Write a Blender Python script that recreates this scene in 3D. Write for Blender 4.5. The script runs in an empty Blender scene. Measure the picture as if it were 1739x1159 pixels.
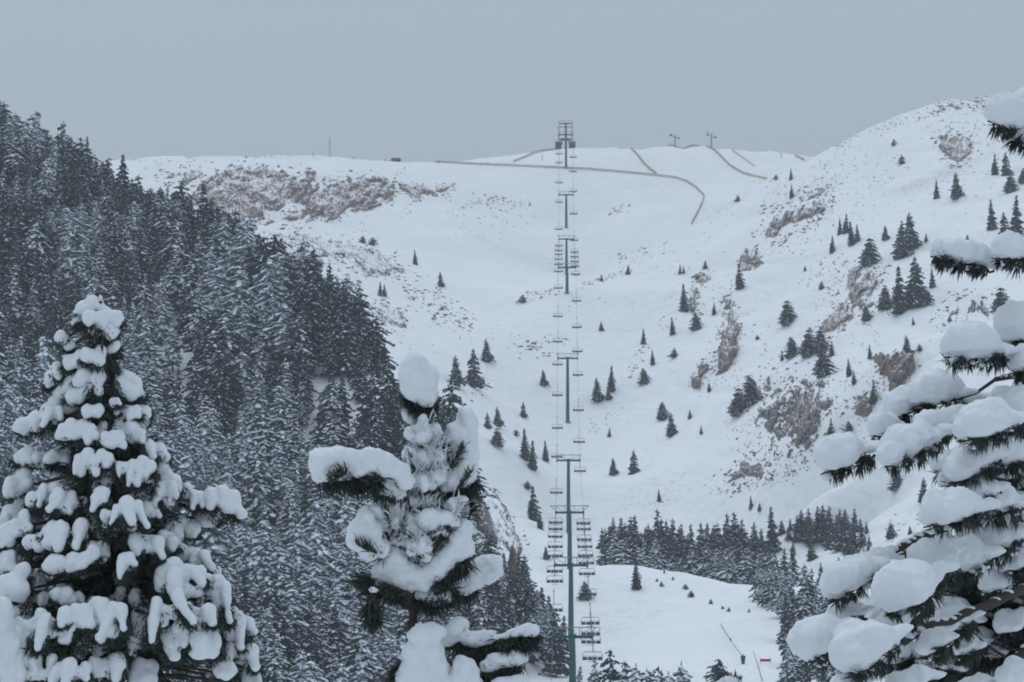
import bpy, math, random
import numpy as np
from mathutils import Vector, Matrix, Euler

random.seed(7)
RNG = np.random.default_rng(7)
scene = bpy.context.scene
C = scene.collection

# ------------------------------------------------------------------ camera
F = 4931.0                      # focal length in photo pixels (1739 wide)
PITCH = math.radians(4.0)
cam_d = bpy.data.cameras.new('camera')
cam_d.sensor_width = 36.0
cam_d.lens = 36.0 * F / 1739.0
cam_d.clip_start = 0.5
cam_d.clip_end = 6000
cam = bpy.data.objects.new('camera', cam_d)
C.objects.link(cam)
cam.rotation_euler = (math.radians(90) + PITCH, 0, 0)
scene.camera = cam

# ------------------------------------------------------------------ world, sun, exposure
SUN_EL, SUN_AZ = math.radians(58), math.radians(-25)   # azimuth from +Y, clockwise
world = bpy.data.worlds.new('World')
scene.world = world
world.use_nodes = True
nt = world.node_tree
nt.nodes.clear()
wout = nt.nodes.new('ShaderNodeOutputWorld')
wbg = nt.nodes.new('ShaderNodeBackground')
wbg.inputs['Strength'].default_value = 0.1
sky = nt.nodes.new('ShaderNodeTexSky')
sky.sky_type = 'NISHITA'
sky.sun_disc = False
sky.sun_elevation = SUN_EL
sky.sun_rotation = SUN_AZ
geo = nt.nodes.new('ShaderNodeTexCoord')
sep = nt.nodes.new('ShaderNodeSeparateXYZ')
nt.links.new(geo.outputs['Generated'], sep.inputs[0])
ramp = nt.nodes.new('ShaderNodeMapRange')          # overcast: zenith brighter than horizon
ramp.inputs['From Min'].default_value = 0.0
ramp.inputs['From Max'].default_value = 1.0
ramp.inputs['To Min'].default_value = 1.0
ramp.inputs['To Max'].default_value = 1.75
nt.links.new(sep.outputs['Z'], ramp.inputs['Value'])
cl = nt.nodes.new('ShaderNodeTexNoise')             # very soft cloud unevenness
cl.inputs['Scale'].default_value = 2.2
cl.inputs['Detail'].default_value = 3
nt.links.new(geo.outputs['Generated'], cl.inputs['Vector'])
clr = nt.nodes.new('ShaderNodeMapRange')
clr.inputs['To Min'].default_value = 0.96
clr.inputs['To Max'].default_value = 1.04
nt.links.new(cl.outputs['Fac'], clr.inputs['Value'])
mu = nt.nodes.new('ShaderNodeMath'); mu.operation = 'MULTIPLY'
nt.links.new(ramp.outputs[0], mu.inputs[0]); nt.links.new(clr.outputs[0], mu.inputs[1])
vm = nt.nodes.new('ShaderNodeVectorMath'); vm.operation = 'SCALE'
vm.inputs[0].default_value = (3.98, 4.70, 5.52)
nt.links.new(mu.outputs[0], vm.inputs['Scale'])
mx = nt.nodes.new('ShaderNodeMix'); mx.data_type = 'RGBA'
mx.inputs['Factor'].default_value = 0.97
nt.links.new(sky.outputs[0], mx.inputs['A'])
nt.links.new(vm.outputs[0], mx.inputs['B'])
nt.links.new(mx.outputs['Result'], wbg.inputs['Color'])
nt.links.new(wbg.outputs[0], wout.inputs['Surface'])

sun_d = bpy.data.lights.new('sun', 'SUN')
sun_d.energy = 0.95
sun_d.angle = math.radians(40)
sun_d.color = (0.93, 0.96, 1.0)
sun = bpy.data.objects.new('sun', sun_d)
C.objects.link(sun)
sv = Vector((math.sin(SUN_AZ) * math.cos(SUN_EL), math.cos(SUN_AZ) * math.cos(SUN_EL), math.sin(SUN_EL)))
sun.rotation_euler = sv.to_track_quat('Z', 'Y').to_euler()

vs = scene.view_settings
vs.view_transform = 'Standard'
vs.look = 'None'
vs.exposure = 0.11
vs.gamma = 1.0
vs.use_curve_mapping = False
scene.cycles.max_bounces = 5
scene.cycles.diffuse_bounces = 3
scene.cycles.glossy_bounces = 1
scene.cycles.transmission_bounces = 1
scene.cycles.volume_bounces = 0
scene.cycles.filter_width = 1.9
scene.cycles.use_adaptive_sampling = True
scene.cycles.use_denoising = True

# ------------------------------------------------------------------ helpers
cp, sp_ = math.cos(PITCH), math.sin(PITCH)

def P(px, py, d):
    a = (px - 869.5) / F
    b = -(py - 579.5) / F
    return np.array([a * d, d * (cp - b * sp_), d * (sp_ + b * cp)])

def project(p):
    x, y, z = p
    d = y * cp + z * sp_
    v = -y * sp_ + z * cp
    return 869.5 + F * x / d, 579.5 - F * v / d, d

def hash2(ix, iy, seed):
    ix = ix.astype(np.int64); iy = iy.astype(np.int64)
    h = (ix * 374761393 + iy * 668265263 + seed * 1442695041) & 0xFFFFFFFF
    h = ((h ^ (h >> 13)) * 1274126177) & 0xFFFFFFFF
    h = h ^ (h >> 16)
    return (h & 0xFFFF) / 65535.0

def vnoise(x, y, seed=0):
    ix = np.floor(x); iy = np.floor(y)
    fx = x - ix; fy = y - iy
    fx = fx * fx * (3 - 2 * fx); fy = fy * fy * (3 - 2 * fy)
    a = hash2(ix, iy, seed); b = hash2(ix + 1, iy, seed)
    c = hash2(ix, iy + 1, seed); d = hash2(ix + 1, iy + 1, seed)
    return (a * (1 - fx) + b * fx) * (1 - fy) + (c * (1 - fx) + d * fx) * fy

def fbm(x, y, octv=4, seed=0, gain=0.5):
    s = 0; a = 1; t = 0
    for i in range(octv):
        s = s + a * vnoise(x * 2 ** i + 17.3 * i, y * 2 ** i - 9.1 * i, seed + i)
        t += a; a *= gain
    return s / t

def tag(o, label=None, cat=None, group=None, kind=None):
    if label: o['label'] = label
    if cat: o['category'] = cat
    if group: o['group'] = group
    if kind: o['kind'] = kind
    return o

def mesh_np(name, verts, faces, mats, mi=None, smooth=False):
    """verts (n,3); faces array (m,3) or (m,4) or list of arrays"""
    me = bpy.data.meshes.new(name)
    if not isinstance(faces, list): faces = [faces]
    faces = [np.asarray(f, dtype=np.int32) for f in faces if len(f)]
    verts = np.asarray(verts, dtype=np.float32)
    me.vertices.add(len(verts))
    me.vertices.foreach_set('co', verts.ravel())
    loops = np.concatenate([f.ravel() for f in faces])
    tot = np.concatenate([np.full(len(f), f.shape[1], dtype=np.int32) for f in faces])
    st = np.concatenate([[0], np.cumsum(tot)[:-1]]).astype(np.int32)
    me.loops.add(len(loops))
    me.loops.foreach_set('vertex_index', loops)
    me.polygons.add(len(tot))
    me.polygons.foreach_set('loop_start', st)
    me.polygons.foreach_set('loop_total', tot)
    if mi is not None:
        me.polygons.foreach_set('material_index', np.asarray(mi, dtype=np.int32))
    me.polygons.foreach_set('use_smooth', np.full(len(tot), smooth, dtype=bool))
    for m in mats: me.materials.append(m)
    me.update(calc_edges=True)
    me.validate()
    return me

def link(name, me, parent=None, loc=None):
    o = bpy.data.objects.new(name, me)
    C.objects.link(o)
    if parent is not None: o.parent = parent
    if loc is not None: o.location = Vector([float(v) for v in loc])
    return o

def empty(name, loc=(0, 0, 0), rz=0.0, scale=1.0):
    o = bpy.data.objects.new(name, None)
    o.empty_display_size = 0.5
    C.objects.link(o)
    o.location = Vector([float(v) for v in loc])
    o.rotation_euler = (0, 0, rz)
    o.scale = (scale,) * 3
    return o

class MB:
    """collects simple solids into one mesh"""
    def __init__(s): s.v = []; s.f3 = []; s.f4 = []; s.n = 0
    def add(s, v, f3=(), f4=()):
        v = np.asarray(v, float); s.v.append(v)
        if len(f3): s.f3.append(np.asarray(f3) + s.n)
        if len(f4): s.f4.append(np.asarray(f4) + s.n)
        s.n += len(v)
    def box(s, c, size, M=None):
        a = np.array([[x, y, z] for x in (-.5, .5) for y in (-.5, .5) for z in (-.5, .5)]) * np.array(size)
        if M is not None: a = a @ np.array(M).T
        s.add(a + np.array(c), f4=[[0, 1, 3, 2], [4, 6, 7, 5], [0, 4, 5, 1], [2, 3, 7, 6], [0, 2, 6, 4], [1, 5, 7, 3]])
    def tube(s, pts, r, n=6, cap=True):
        pts = [np.asarray(p, float) for p in pts]
        rs = r if hasattr(r, '__len__') else [r] * len(pts)
        rings = []
        ref = np.array([0.13, 0.27, 0.95])
        for i, p in enumerate(pts):
            t = pts[min(i + 1, len(pts) - 1)] - pts[max(i - 1, 0)]
            t = t / (np.linalg.norm(t) + 1e-9)
            rf = ref if abs(t @ ref) < 0.93 else np.array([1.0, 0.1, 0])
            a = np.cross(t, rf); a /= np.linalg.norm(a)
            b = np.cross(t, a)
            for k in range(n):
                an = 2 * math.pi * k / n
                rings.append(p + rs[i] * (math.cos(an) * a + math.sin(an) * b))
        f4 = []
        for i in range(len(pts) - 1):
            for k in range(n):
                f4.append([i * n + k, i * n + (k + 1) % n, (i + 1) * n + (k + 1) % n, (i + 1) * n + k])
        f3 = []
        if cap:
            rings.append(pts[0]); rings.append(pts[-1])
            m = len(pts) * n
            for k in range(n):
                f3.append([m, (k + 1) % n, k])
                f3.append([m + 1, m - n + k, m - n + (k + 1) % n])
        s.add(rings, f3, f4)
    def mesh(s, name, mat, smooth=False):
        fs = []
        if s.f3: fs.append(np.concatenate(s.f3))
        if s.f4: fs.append(np.concatenate(s.f4))
        return mesh_np(name, np.concatenate(s.v), fs, [mat] if not isinstance(mat, list) else mat, smooth=smooth)
    def obj(s, name, mat, parent=None, smooth=False):
        return link(name, s.mesh(name, mat, smooth), parent)

# ------------------------------------------------------------------ materials
def new_mat(name, col, rough=0.8, bump=None, var=None, metal=0.0, space='Object'):
    m = bpy.data.materials.new(name); m.use_nodes = True
    n = m.node_tree; b = n.nodes['Principled BSDF']
    b.inputs['Base Color'].default_value = (*col, 1)
    b.inputs['Roughness'].default_value = rough
    b.inputs['Metallic'].default_value = metal
    b.inputs['Specular IOR Level'].default_value = 0.25
    if var:
        tc = n.nodes.new('ShaderNodeTexCoord')
        nz = n.nodes.new('ShaderNodeTexNoise'); nz.inputs['Scale'].default_value = var[0]; nz.inputs['Detail'].default_value = 4
        n.links.new(tc.outputs[space], nz.inputs['Vector'])
        r = n.nodes.new('ShaderNodeMix'); r.data_type = 'RGBA'
        r.inputs['A'].default_value = (*[c * (1 - var[1]) for c in col], 1)
        r.inputs['B'].default_value = (*[min(1, c * (1 + var[1])) for c in col], 1)
        n.links.new(nz.outputs['Fac'], r.inputs['Factor'])
        n.links.new(r.outputs['Result'], b.inputs['Base Color'])
    if bump:
        tc = n.nodes.new('ShaderNodeTexCoord')
        nz = n.nodes.new('ShaderNodeTexNoise'); nz.inputs['Scale'].default_value = bump[0]; nz.inputs['Detail'].default_value = 5
        n.links.new(tc.outputs[space], nz.inputs['Vector'])
        bp = n.nodes.new('ShaderNodeBump'); bp.inputs['Strength'].default_value = bump[1]; bp.inputs['Distance'].default_value = bump[2]
        n.links.new(nz.outputs['Fac'], bp.inputs['Height'])
        n.links.new(bp.outputs[0], b.inputs['Normal'])
    return m

M_snow_shaded = new_mat('snow', (0.64, 0.665, 0.69), 0.7, bump=(18, 0.35, 0.02), var=(6, 0.02))  # base colour darkened to stand in for shade of trees around the near snow
M_fsnow = new_mat('tree_snow', (0.78, 0.82, 0.87), 0.8)
M_needle = new_mat('needles', (0.032, 0.046, 0.056), 0.85)
M_needle_frost = new_mat('frosted_forest_needles', (0.10, 0.125, 0.15), 0.85)
M_needle_far = new_mat('needles_far', (0.030, 0.045, 0.054), 0.9)
M_needle_near = new_mat('pine_needles', (0.040, 0.052, 0.046), 0.7, var=(3, 0.5))
M_bark = new_mat('bark', (0.052, 0.043, 0.040), 0.9, bump=(30, 0.5, 0.02), var=(8, 0.4))
M_bark_red = new_mat('bark_reddish', (0.058, 0.040, 0.036), 0.9, bump=(60, 0.5, 0.004), var=(20, 0.4))
M_green = new_mat('lift_steel', (0.012, 0.095, 0.098), 0.5, var=(0.7, 0.15))
M_grey = new_mat('galvanised', (0.22, 0.24, 0.25), 0.5, var=(1.0, 0.2), metal=0.3)
M_dark = new_mat('dark_pad', (0.035, 0.042, 0.055), 0.6)
M_wood = new_mat('fence_wood', (0.36, 0.255, 0.17), 0.9, var=(2.0, 0.3))
M_brown = new_mat('station_wood', (0.16, 0.11, 0.09), 0.8, var=(1.0, 0.3))
M_red = new_mat('orange_red_fabric', (0.60, 0.045, 0.03), 0.7)
M_rope = new_mat('rope_steel', (0.12, 0.13, 0.14), 0.6)

def ground_mat():
    m = bpy.data.materials.new('snow_ground'); m.use_nodes = True
    n = m.node_tree; b = n.nodes['Principled BSDF']
    b.inputs['Roughness'].default_value = 0.75
    b.inputs['Specular IOR Level'].default_value = 0.2
    tc = n.nodes.new('ShaderNodeTexCoord')
    nz = n.nodes.new('ShaderNodeTexNoise'); nz.inputs['Scale'].default_value = 0.05; nz.inputs['Detail'].default_value = 7
    n.links.new(tc.outputs['Object'], nz.inputs['Vector'])
    r = n.nodes.new('ShaderNodeMix'); r.data_type = 'RGBA'
    r.inputs['A'].default_value = (0.80, 0.82, 0.84, 1); r.inputs['B'].default_value = (0.93, 0.94, 0.95, 1)
    n.links.new(nz.outputs['Fac'], r.inputs['Factor'])
    # grass and scree just showing through thin snow, in patches
    na_ = n.nodes.new('ShaderNodeTexNoise'); na_.inputs['Scale'].default_value = 0.9; na_.inputs['Detail'].default_value = 8; na_.inputs['Roughness'].default_value = 0.7
    nb_ = n.nodes.new('ShaderNodeTexNoise'); nb_.inputs['Scale'].default_value = 0.022; nb_.inputs['Detail'].default_value = 4
    n.links.new(tc.outputs['Object'], na_.inputs['Vector']); n.links.new(tc.outputs['Object'], nb_.inputs['Vector'])
    ad_ = n.nodes.new('ShaderNodeMath'); ad_.operation = 'MULTIPLY_ADD'; ad_.inputs[1].default_value = 0.85
    n.links.new(nb_.outputs['Fac'], ad_.inputs[0]); n.links.new(na_.outputs['Fac'], ad_.inputs[2])
    th_ = n.nodes.new('ShaderNodeMapRange'); th_.inputs['From Min'].default_value = 1.06; th_.inputs['From Max'].default_value = 1.22; th_.inputs['To Max'].default_value = 0.5
    n.links.new(ad_.outputs[0], th_.inputs['Value'])
    mx_ = n.nodes.new('ShaderNodeMix'); mx_.data_type = 'RGBA'; mx_.inputs['B'].default_value = (0.36, 0.33, 0.32, 1)
    n.links.new(r.outputs['Result'], mx_.inputs['A']); n.links.new(th_.outputs[0], mx_.inputs['Factor'])
    n.links.new(mx_.outputs['Result'], b.inputs['Base Color'])
    n2 = n.nodes.new('ShaderNodeTexNoise'); n2.inputs['Scale'].default_value = 0.35; n2.inputs['Detail'].default_value = 8
    n.links.new(tc.outputs['Object'], n2.inputs['Vector'])
    bp = n.nodes.new('ShaderNodeBump'); bp.inputs['Strength'].default_value = 0.8; bp.inputs['Distance'].default_value = 0.9
    n.links.new(n2.outputs['Fac'], bp.inputs['Height'])
    n.links.new(bp.outputs[0], b.inputs['Normal'])
    return m
M_ground = ground_mat()

def rock_mat(name, ca, cb, th=0.62, cover=0.5, nscale=0.5, stretch=True):
    """rock with snow lying on the flatter ledges (by slope) and caught in pockets (noise)"""
    m = bpy.data.materials.new(name); m.use_nodes = True
    n = m.node_tree; b = n.nodes['Principled BSDF']
    b.inputs['Roughness'].default_value = 0.9
    b.inputs['Specular IOR Level'].default_value = 0.15
    tc = n.nodes.new('ShaderNodeTexCoord')
    n1 = n.nodes.new('ShaderNodeTexNoise'); n1.inputs['Scale'].default_value = nscale; n1.inputs['Detail'].default_value = 6
    n.links.new(tc.outputs['Object'], n1.inputs['Vector'])
    r = n.nodes.new('ShaderNodeMix'); r.data_type = 'RGBA'
    r.inputs['A'].default_value = (*ca, 1); r.inputs['B'].default_value = (*cb, 1)
    mr = n.nodes.new('ShaderNodeMapRange'); mr.inputs['From Min'].default_value = 0.35; mr.inputs['From Max'].default_value = 0.65
    n.links.new(n1.outputs['Fac'], mr.inputs['Value']); n.links.new(mr.outputs[0], r.inputs['Factor'])
    g = n.nodes.new('ShaderNodeNewGeometry')
    s = n.nodes.new('ShaderNodeSeparateXYZ'); n.links.new(g.outputs['Normal'], s.inputs[0])
    n2 = n.nodes.new('ShaderNodeTexNoise'); n2.inputs['Scale'].default_value = nscale * 3.6; n2.inputs['Detail'].default_value = 7; n2.inputs['Roughness'].default_value = 0.62
    if stretch:
        mpn = n.nodes.new('ShaderNodeMapping'); mpn.inputs['Rotation'].default_value = (0, math.radians(25), 0); mpn.inputs['Scale'].default_value = (0.45, 1.0, 1.5)
        n.links.new(tc.outputs['Object'], mpn.inputs['Vector']); n.links.new(mpn.outputs[0], n2.inputs['Vector'])
    else:
        n.links.new(tc.outputs['Object'], n2.inputs['Vector'])
    k = n.nodes.new('ShaderNodeMath'); k.operation = 'MULTIPLY_ADD'
    k.inputs[1].default_value = cover; k.inputs[2].default_value = -cover * 0.5
    n.links.new(n2.outputs['Fac'], k.inputs[0])
    ad = n.nodes.new('ShaderNodeMath'); ad.operation = 'ADD'
    n.links.new(s.outputs['Z'], ad.inputs[0]); n.links.new(k.outputs[0], ad.inputs[1])
    m2 = n.nodes.new('ShaderNodeMapRange'); m2.inputs['From Min'].default_value = th - 0.03; m2.inputs['From Max'].default_value = th + 0.03
    n.links.new(ad.outputs[0], m2.inputs['Value'])
    r2 = n.nodes.new('ShaderNodeMix'); r2.data_type = 'RGBA'
    r2.inputs['B'].default_value = (0.85, 0.87, 0.90, 1)
    n.links.new(r.outputs['Result'], r2.inputs['A'])
    n.links.new(m2.outputs[0], r2.inputs['Factor'])
    n.links.new(r2.outputs['Result'], b.inputs['Base Color'])
    return m
M_rock_red = rock_mat('reddish_limestone', (0.17, 0.115, 0.105), (0.31, 0.235, 0.21), 0.80, 1.6)
M_rock = rock_mat('brown_limestone', (0.13, 0.105, 0.095), (0.28, 0.235, 0.205), 0.78, 1.6)
M_rock_grey = rock_mat('grey_scree', (0.13, 0.115, 0.115), (0.24, 0.20, 0.19), 0.80, 1.5, 0.8)
M_spire = rock_mat('dark_rock', (0.10, 0.085, 0.08), (0.22, 0.17, 0.15), 0.75, nscale=2.0)

# ------------------------------------------------------------------ terrain
class TPS:
    def __init__(s, pts, lam=0.002):
        p = np.array(pts, float); s.xy = p[:, :2] / 100; z = p[:, 2]
        n = len(p); r = np.linalg.norm(s.xy[:, None] - s.xy[None], axis=2)
        K = s.k(r) + lam * np.eye(n)
        Q = np.c_[np.ones(n), s.xy]
        A = np.block([[K, Q], [Q.T, np.zeros((3, 3))]])
        s.w = np.linalg.solve(A, np.r_[z, 0, 0, 0])
    def k(s, r):
        return np.where(r > 1e-9, r * r * np.log(r + 1e-12), 0)
    def __call__(s, X, Y):
        X = np.asarray(X, float) / 100; Y = np.asarray(Y, float) / 100
        out = s.w[-3] + s.w[-2] * X + s.w[-1] * Y
        for (x, y), w in zip(s.xy, s.w[:-3]):
            r2 = (X - x) ** 2 + (Y - y) ** 2
            out = out + w * 0.5 * r2 * np.log(r2 + 1e-12)
        return out

far_px = [
    # along the lift line
    (973, 1165, 345), (972, 1097, 415), (968, 984, 490), (966, 908, 592), (963, 812, 640), (963, 717, 685), (963, 495, 770), (963, 465, 880), (962, 387, 935), (961, 283, 1000),
    # skyline
    (-80, 300, 1010), (60, 290, 1000), (160, 276, 990), (230, 266, 985), (300, 263, 985), (370, 266, 985), (430, 269, 990), (500, 265, 1000), (600, 268, 1010), (680, 272, 1015), (760, 277, 1015),
    (860, 279, 1010), (925, 256, 1050), (1000, 253, 1055), (1050, 250, 1060), (1120, 248, 1060), (1180, 248, 1060), (1260, 253, 1055), (1340, 261, 1040), (1400, 266, 1000),
    (1440, 245, 960), (1500, 212, 930), (1560, 186, 905), (1640, 163, 885), (1739, 173, 880), (1900, 200, 880),
    # left bowl
    (200, 330, 930), (330, 375, 880), (450, 300, 930), (450, 350, 880), (400, 400, 830), (620, 320, 940), (640, 385, 880), (560, 430, 800), (560, 480, 740), (700, 430, 840), (660, 470, 770), (640, 560, 690),
    (760, 330, 950), (800, 400, 880), (800, 480, 800), (740, 540, 740), (700, 620, 650), (830, 560, 730), (880, 520, 765), (800, 660, 670), (850, 760, 610), (860, 860, 560), (890, 930, 510),
    (900, 640, 705), (900, 400, 910),
    # centre right
    (1100, 300, 990), (1110, 360, 930), (1180, 380, 900), (1080, 460, 850), (1080, 560, 740), (1080, 680, 690), (1100, 780, 650), (1080, 850, 610), (1200, 310, 985), (1300, 306, 960),
    (1250, 340, 910), (1200, 470, 800), (1200, 600, 700), (1180, 720, 650), (1200, 820, 610), (1330, 360, 830), (1320, 480, 740), (1320, 600, 670), (1300, 700, 610), (1300, 800, 580),
    (1400, 330, 850), (1430, 420, 740), (1430, 560, 650), (1420, 700, 570), (1420, 800, 545), (1480, 880, 520),
    (1550, 260, 840), (1550, 350, 760), (1560, 450, 680), (1560, 600, 600), (1560, 750, 540), (1580, 880, 490), (1660, 250, 810), (1660, 400, 690), (1680, 550, 600), (1700, 750, 510), (1720, 900, 450),
    (1860, 400, 650), (1860, 700, 500), (1860, 1000, 400),
    # knoll in front of the tree belt
    (1000, 964, 458), (1080, 960, 458), (1130, 970, 452), (1200, 1002, 440), (1260, 1014, 432), (1320, 1034, 415),
    (1060, 985, 492), (1150, 985, 500), (1250, 1010, 488), (1330, 1020, 470),
    (1030, 930, 560), (1150, 925, 565), (1260, 920, 570), (1350, 958, 520), (1420, 935, 530), (1380, 920, 560), (1280, 870, 580), (1450, 930, 540),
    (1080, 1090, 392), (1200, 1100, 385), (1300, 1075, 390), (1100, 1165, 345), (1300, 1165, 345), (1390, 1180, 345), (1400, 1090, 390), (1480, 1000, 430), (1600, 1100, 350), (1800, 1200, 300),
]
pts = [P(*p) for p in far_px]
# behind the skyline the mountain falls away
for x, y, d in [(-80, 300, 1010), (160, 276, 990), (300, 263, 985), (430, 269, 990), (600, 268, 1010), (760, 277, 1015), (925, 256, 1050), (1050, 250, 1060), (1180, 248, 1060), (1340, 261, 1040), (1500, 212, 930), (1640, 163, 885), (1739, 173, 880), (1900, 200, 880)]:
    p = P(x, y, d)
    for k, dz in ((90, -4), (260, -35), (480, -90)):
        pts.append(np.array([p[0] * (1 + k / d), p[1] + k, p[2] + dz]))
pts += [np.array(p) for p in [
    (-60, -40, -0.5), (0, -40, -0.5), (60, -40, -0.5), (0, 0, -1.75), (-40, 0, -2.5), (40, 0, -2.0), (0, 8, -3.0), (0, 20, -6.8), (-40, 20, -8), (40, 20, -5.5), (0, 45, -14), (-60, 60, -18), (60, 60, -14),
    (0, 110, -28), (-80, 120, -30), (80, 120, -24), (0, 180, -36), (-100, 200, -36), (100, 200, -26), (0, 250, -33), (30, 250, -31), (60, 260, -28), (0, 300, -24.5), (30, 300, -23), (-60, 300, -30), (-60, 400, -20), (-100, 500, -10), (-60, 480, -5),
    (300, 100, 0), (-300, 100, -30), (350, 400, 60), (-400, 400, -10), (400, 800, 170), (-420, 900, 90), (400, 1300, 60), (-450, 1400, 20)]]
far = TPS(pts)

spur_px = [(-250, 130, 535), (-100, 205, 520), (0, 250, 500), (70, 295, 494), (130, 330, 490), (200, 360, 482), (300, 400, 470), (380, 470, 458), (440, 505, 450), (520, 540, 440), (590, 572, 430), (650, 640, 420), (700, 690, 410),
           (760, 765, 402), (820, 850, 395), (870, 965, 385), (915, 1070, 372), (945, 1140, 360),
           (0, 470, 440), (200, 600, 420), (400, 700, 405), (560, 800, 390), (0, 700, 385), (300, 830, 368), (500, 920, 358), (700, 950, 372), (0, 950, 340), (250, 1020, 330), (450, 1080, 326), (650, 1110, 335), (800, 1090, 352), (860, 1160, 345),
           (0, 1159, 300), (400, 1190, 296), (700, 1220, 305), (850, 1240, 318), (-200, 700, 400), (-200, 1000, 330)]
sp = [P(*p) for p in spur_px]
for x, y, d in spur_px[:18]:
    p = P(x, y, d)
    sp.append(np.array([p[0] * (1 + 30 / d) , p[1] + 30, p[2] - 7]))
    sp.append(np.array([p[0] * (1 + 80 / d) + 12, p[1] + 80, p[2] - 42]))
    sp.append(np.array([p[0] * (1 + 200 / d) + 30, p[1] + 200, p[2] - 130]))
sp += [np.array(q) for q in [(-60, 210, -42), (0, 220, -48), (40, 240, -55), (40, 330, -50), (40, 420, -60), (-150, 200, -30), (0, 120, -70), (-150, 100, -60), (60, 500, -110), (100, 300, -100), (-350, 500, 60)]]
spur = TPS(sp)

def Gfun(X, Y):
    a = far(X, Y); b = spur(X, Y)
    b = np.where((Y < 190) | (X > 70), -200, b)
    k = 2.0
    h = np.clip(0.5 + 0.5 * (a - b) / k, 0, 1)
    z = b * (1 - h) + a * h + k * h * (1 - h)
    w = np.clip((Y - 120) / 150, 0, 1)
    z = z + w * (2.2 * (fbm(X / 30, Y / 30, 4, 3) - 0.5) + 0.7 * (fbm(X / 7, Y / 7, 3, 9) - 0.5))
    gl = 1 - np.abs(2 * fbm((X + .35 * Y) / 16 + 7, (Y - .2 * X) / 75, 3, 15) - 1)
    z = z - w * 1.5 * np.clip(gl - .72, 0, 1) * 3 * np.clip((np.abs(X) - 22) / 25, 0, 1)
    z = z + (1 - w) * 0.4 * (fbm(X / 4, Y / 4, 3, 5) - 0.5)
    # rougher ground on the upper skyline and on the right hand slope
    return z

OFF = 60.0
us = np.concatenate([np.linspace(-1.6, -0.24, 26)[:-1], np.linspace(-0.24, 0.24, 620), np.linspace(0.24, 1.6, 26)[1:]])
Ys = np.concatenate([np.linspace(-50, 180, 60)[:-1], np.linspace(180, 1120, 520), np.linspace(1120, 1500, 50)[1:]])
UU, YY = np.meshgrid(us, Ys)
XX = UU * (YY + OFF)
ZZ = Gfun(XX, YY)

def Gz(x, y):
    """bilinear read of the built ground"""
    x = np.asarray(x, float); y = np.asarray(y, float)
    u = x / (y + OFF)
    i = np.clip(np.searchsorted(us, u) - 1, 0, len(us) - 2)
    j = np.clip(np.searchsorted(Ys, y) - 1, 0, len(Ys) - 2)
    fu = np.clip((u - us[i]) / (us[i + 1] - us[i]), 0, 1); fy = np.clip((y - Ys[j]) / (Ys[j + 1] - Ys[j]), 0, 1)
    return (ZZ[j, i] * (1 - fu) + ZZ[j, i + 1] * fu) * (1 - fy) + (ZZ[j + 1, i] * (1 - fu) + ZZ[j + 1, i + 1] * fu) * fy

def hits(px, py, d0=250, d1=1250, n=500):
    """first ground point along each pixel ray; nan where the sky is"""
    px = np.atleast_1d(np.asarray(px, float)); py = np.atleast_1d(np.asarray(py, float))
    a = (px - 869.5) / F; b = -(py - 579.5) / F
    dx = a; dy = cp - b * sp_; dz = sp_ + b * cp
    res = np.full((len(px), 3), np.nan)
    ds = np.linspace(d0, d1, n)
    prev = None; done = np.zeros(len(px), bool)
    for d in ds:
        gap = dz * d - Gz(dx * d, dy * d)
        if prev is not None:
            h = (~done) & (gap <= 0) & (prev > 0)
            if h.any():
                t = prev[h] / (prev[h] - gap[h])
                dd = dprev + (d - dprev) * t
                q = np.c_[dx[h] * dd, dy[h] * dd, dz[h] * dd]
                q[:, 2] = Gz(q[:, 0], q[:, 1])
                res[h] = q
                done |= h
        prev = gap; dprev = d
    return res

def hit(px, py, d0=250, d1=1250):
    h = hits([px], [py], d0, d1)[0]
    k = 0
    while np.isnan(h[0]) and k < 30:
        k += 1
        h = hits([px], [py + 2 * k], d0, d1)[0]
    return h

nu, ny = len(us), len(Ys)
ii = np.arange(ny - 1)[:, None] * nu + np.arange(nu - 1)[None]
quads = np.stack([ii, ii + 1, ii + nu + 1, ii + nu], axis=2).reshape(-1, 4)
gme = mesh_np('ground', np.c_[XX.ravel(), YY.ravel(), ZZ.ravel()], quads, [M_ground], smooth=True)
tag(link('ground', gme), kind='structure')

# ------------------------------------------------------------------ conifer prototypes
def ico():
    t = (1 + 5 ** .5) / 2
    v = np.array([(-1, t, 0), (1, t, 0), (-1, -t, 0), (1, -t, 0), (0, -1, t), (0, 1, t), (0, -1, -t), (0, 1, -t), (t, 0, -1), (t, 0, 1), (-t, 0, -1), (-t, 0, 1)], float)
    v /= np.linalg.norm(v[0])
    f = np.array([(0, 11, 5), (0, 5, 1), (0, 1, 7), (0, 7, 10), (0, 10, 11), (1, 5, 9), (5, 11, 4), (11, 10, 2), (10, 7, 6), (7, 1, 8), (3, 9, 4), (3, 4, 2), (3, 2, 6), (3, 6, 8), (3, 8, 9), (4, 9, 5), (2, 4, 11), (6, 2, 10), (8, 6, 7), (9, 8, 1)])
    return v, f
ICO_V, ICO_F = ico()

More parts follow.
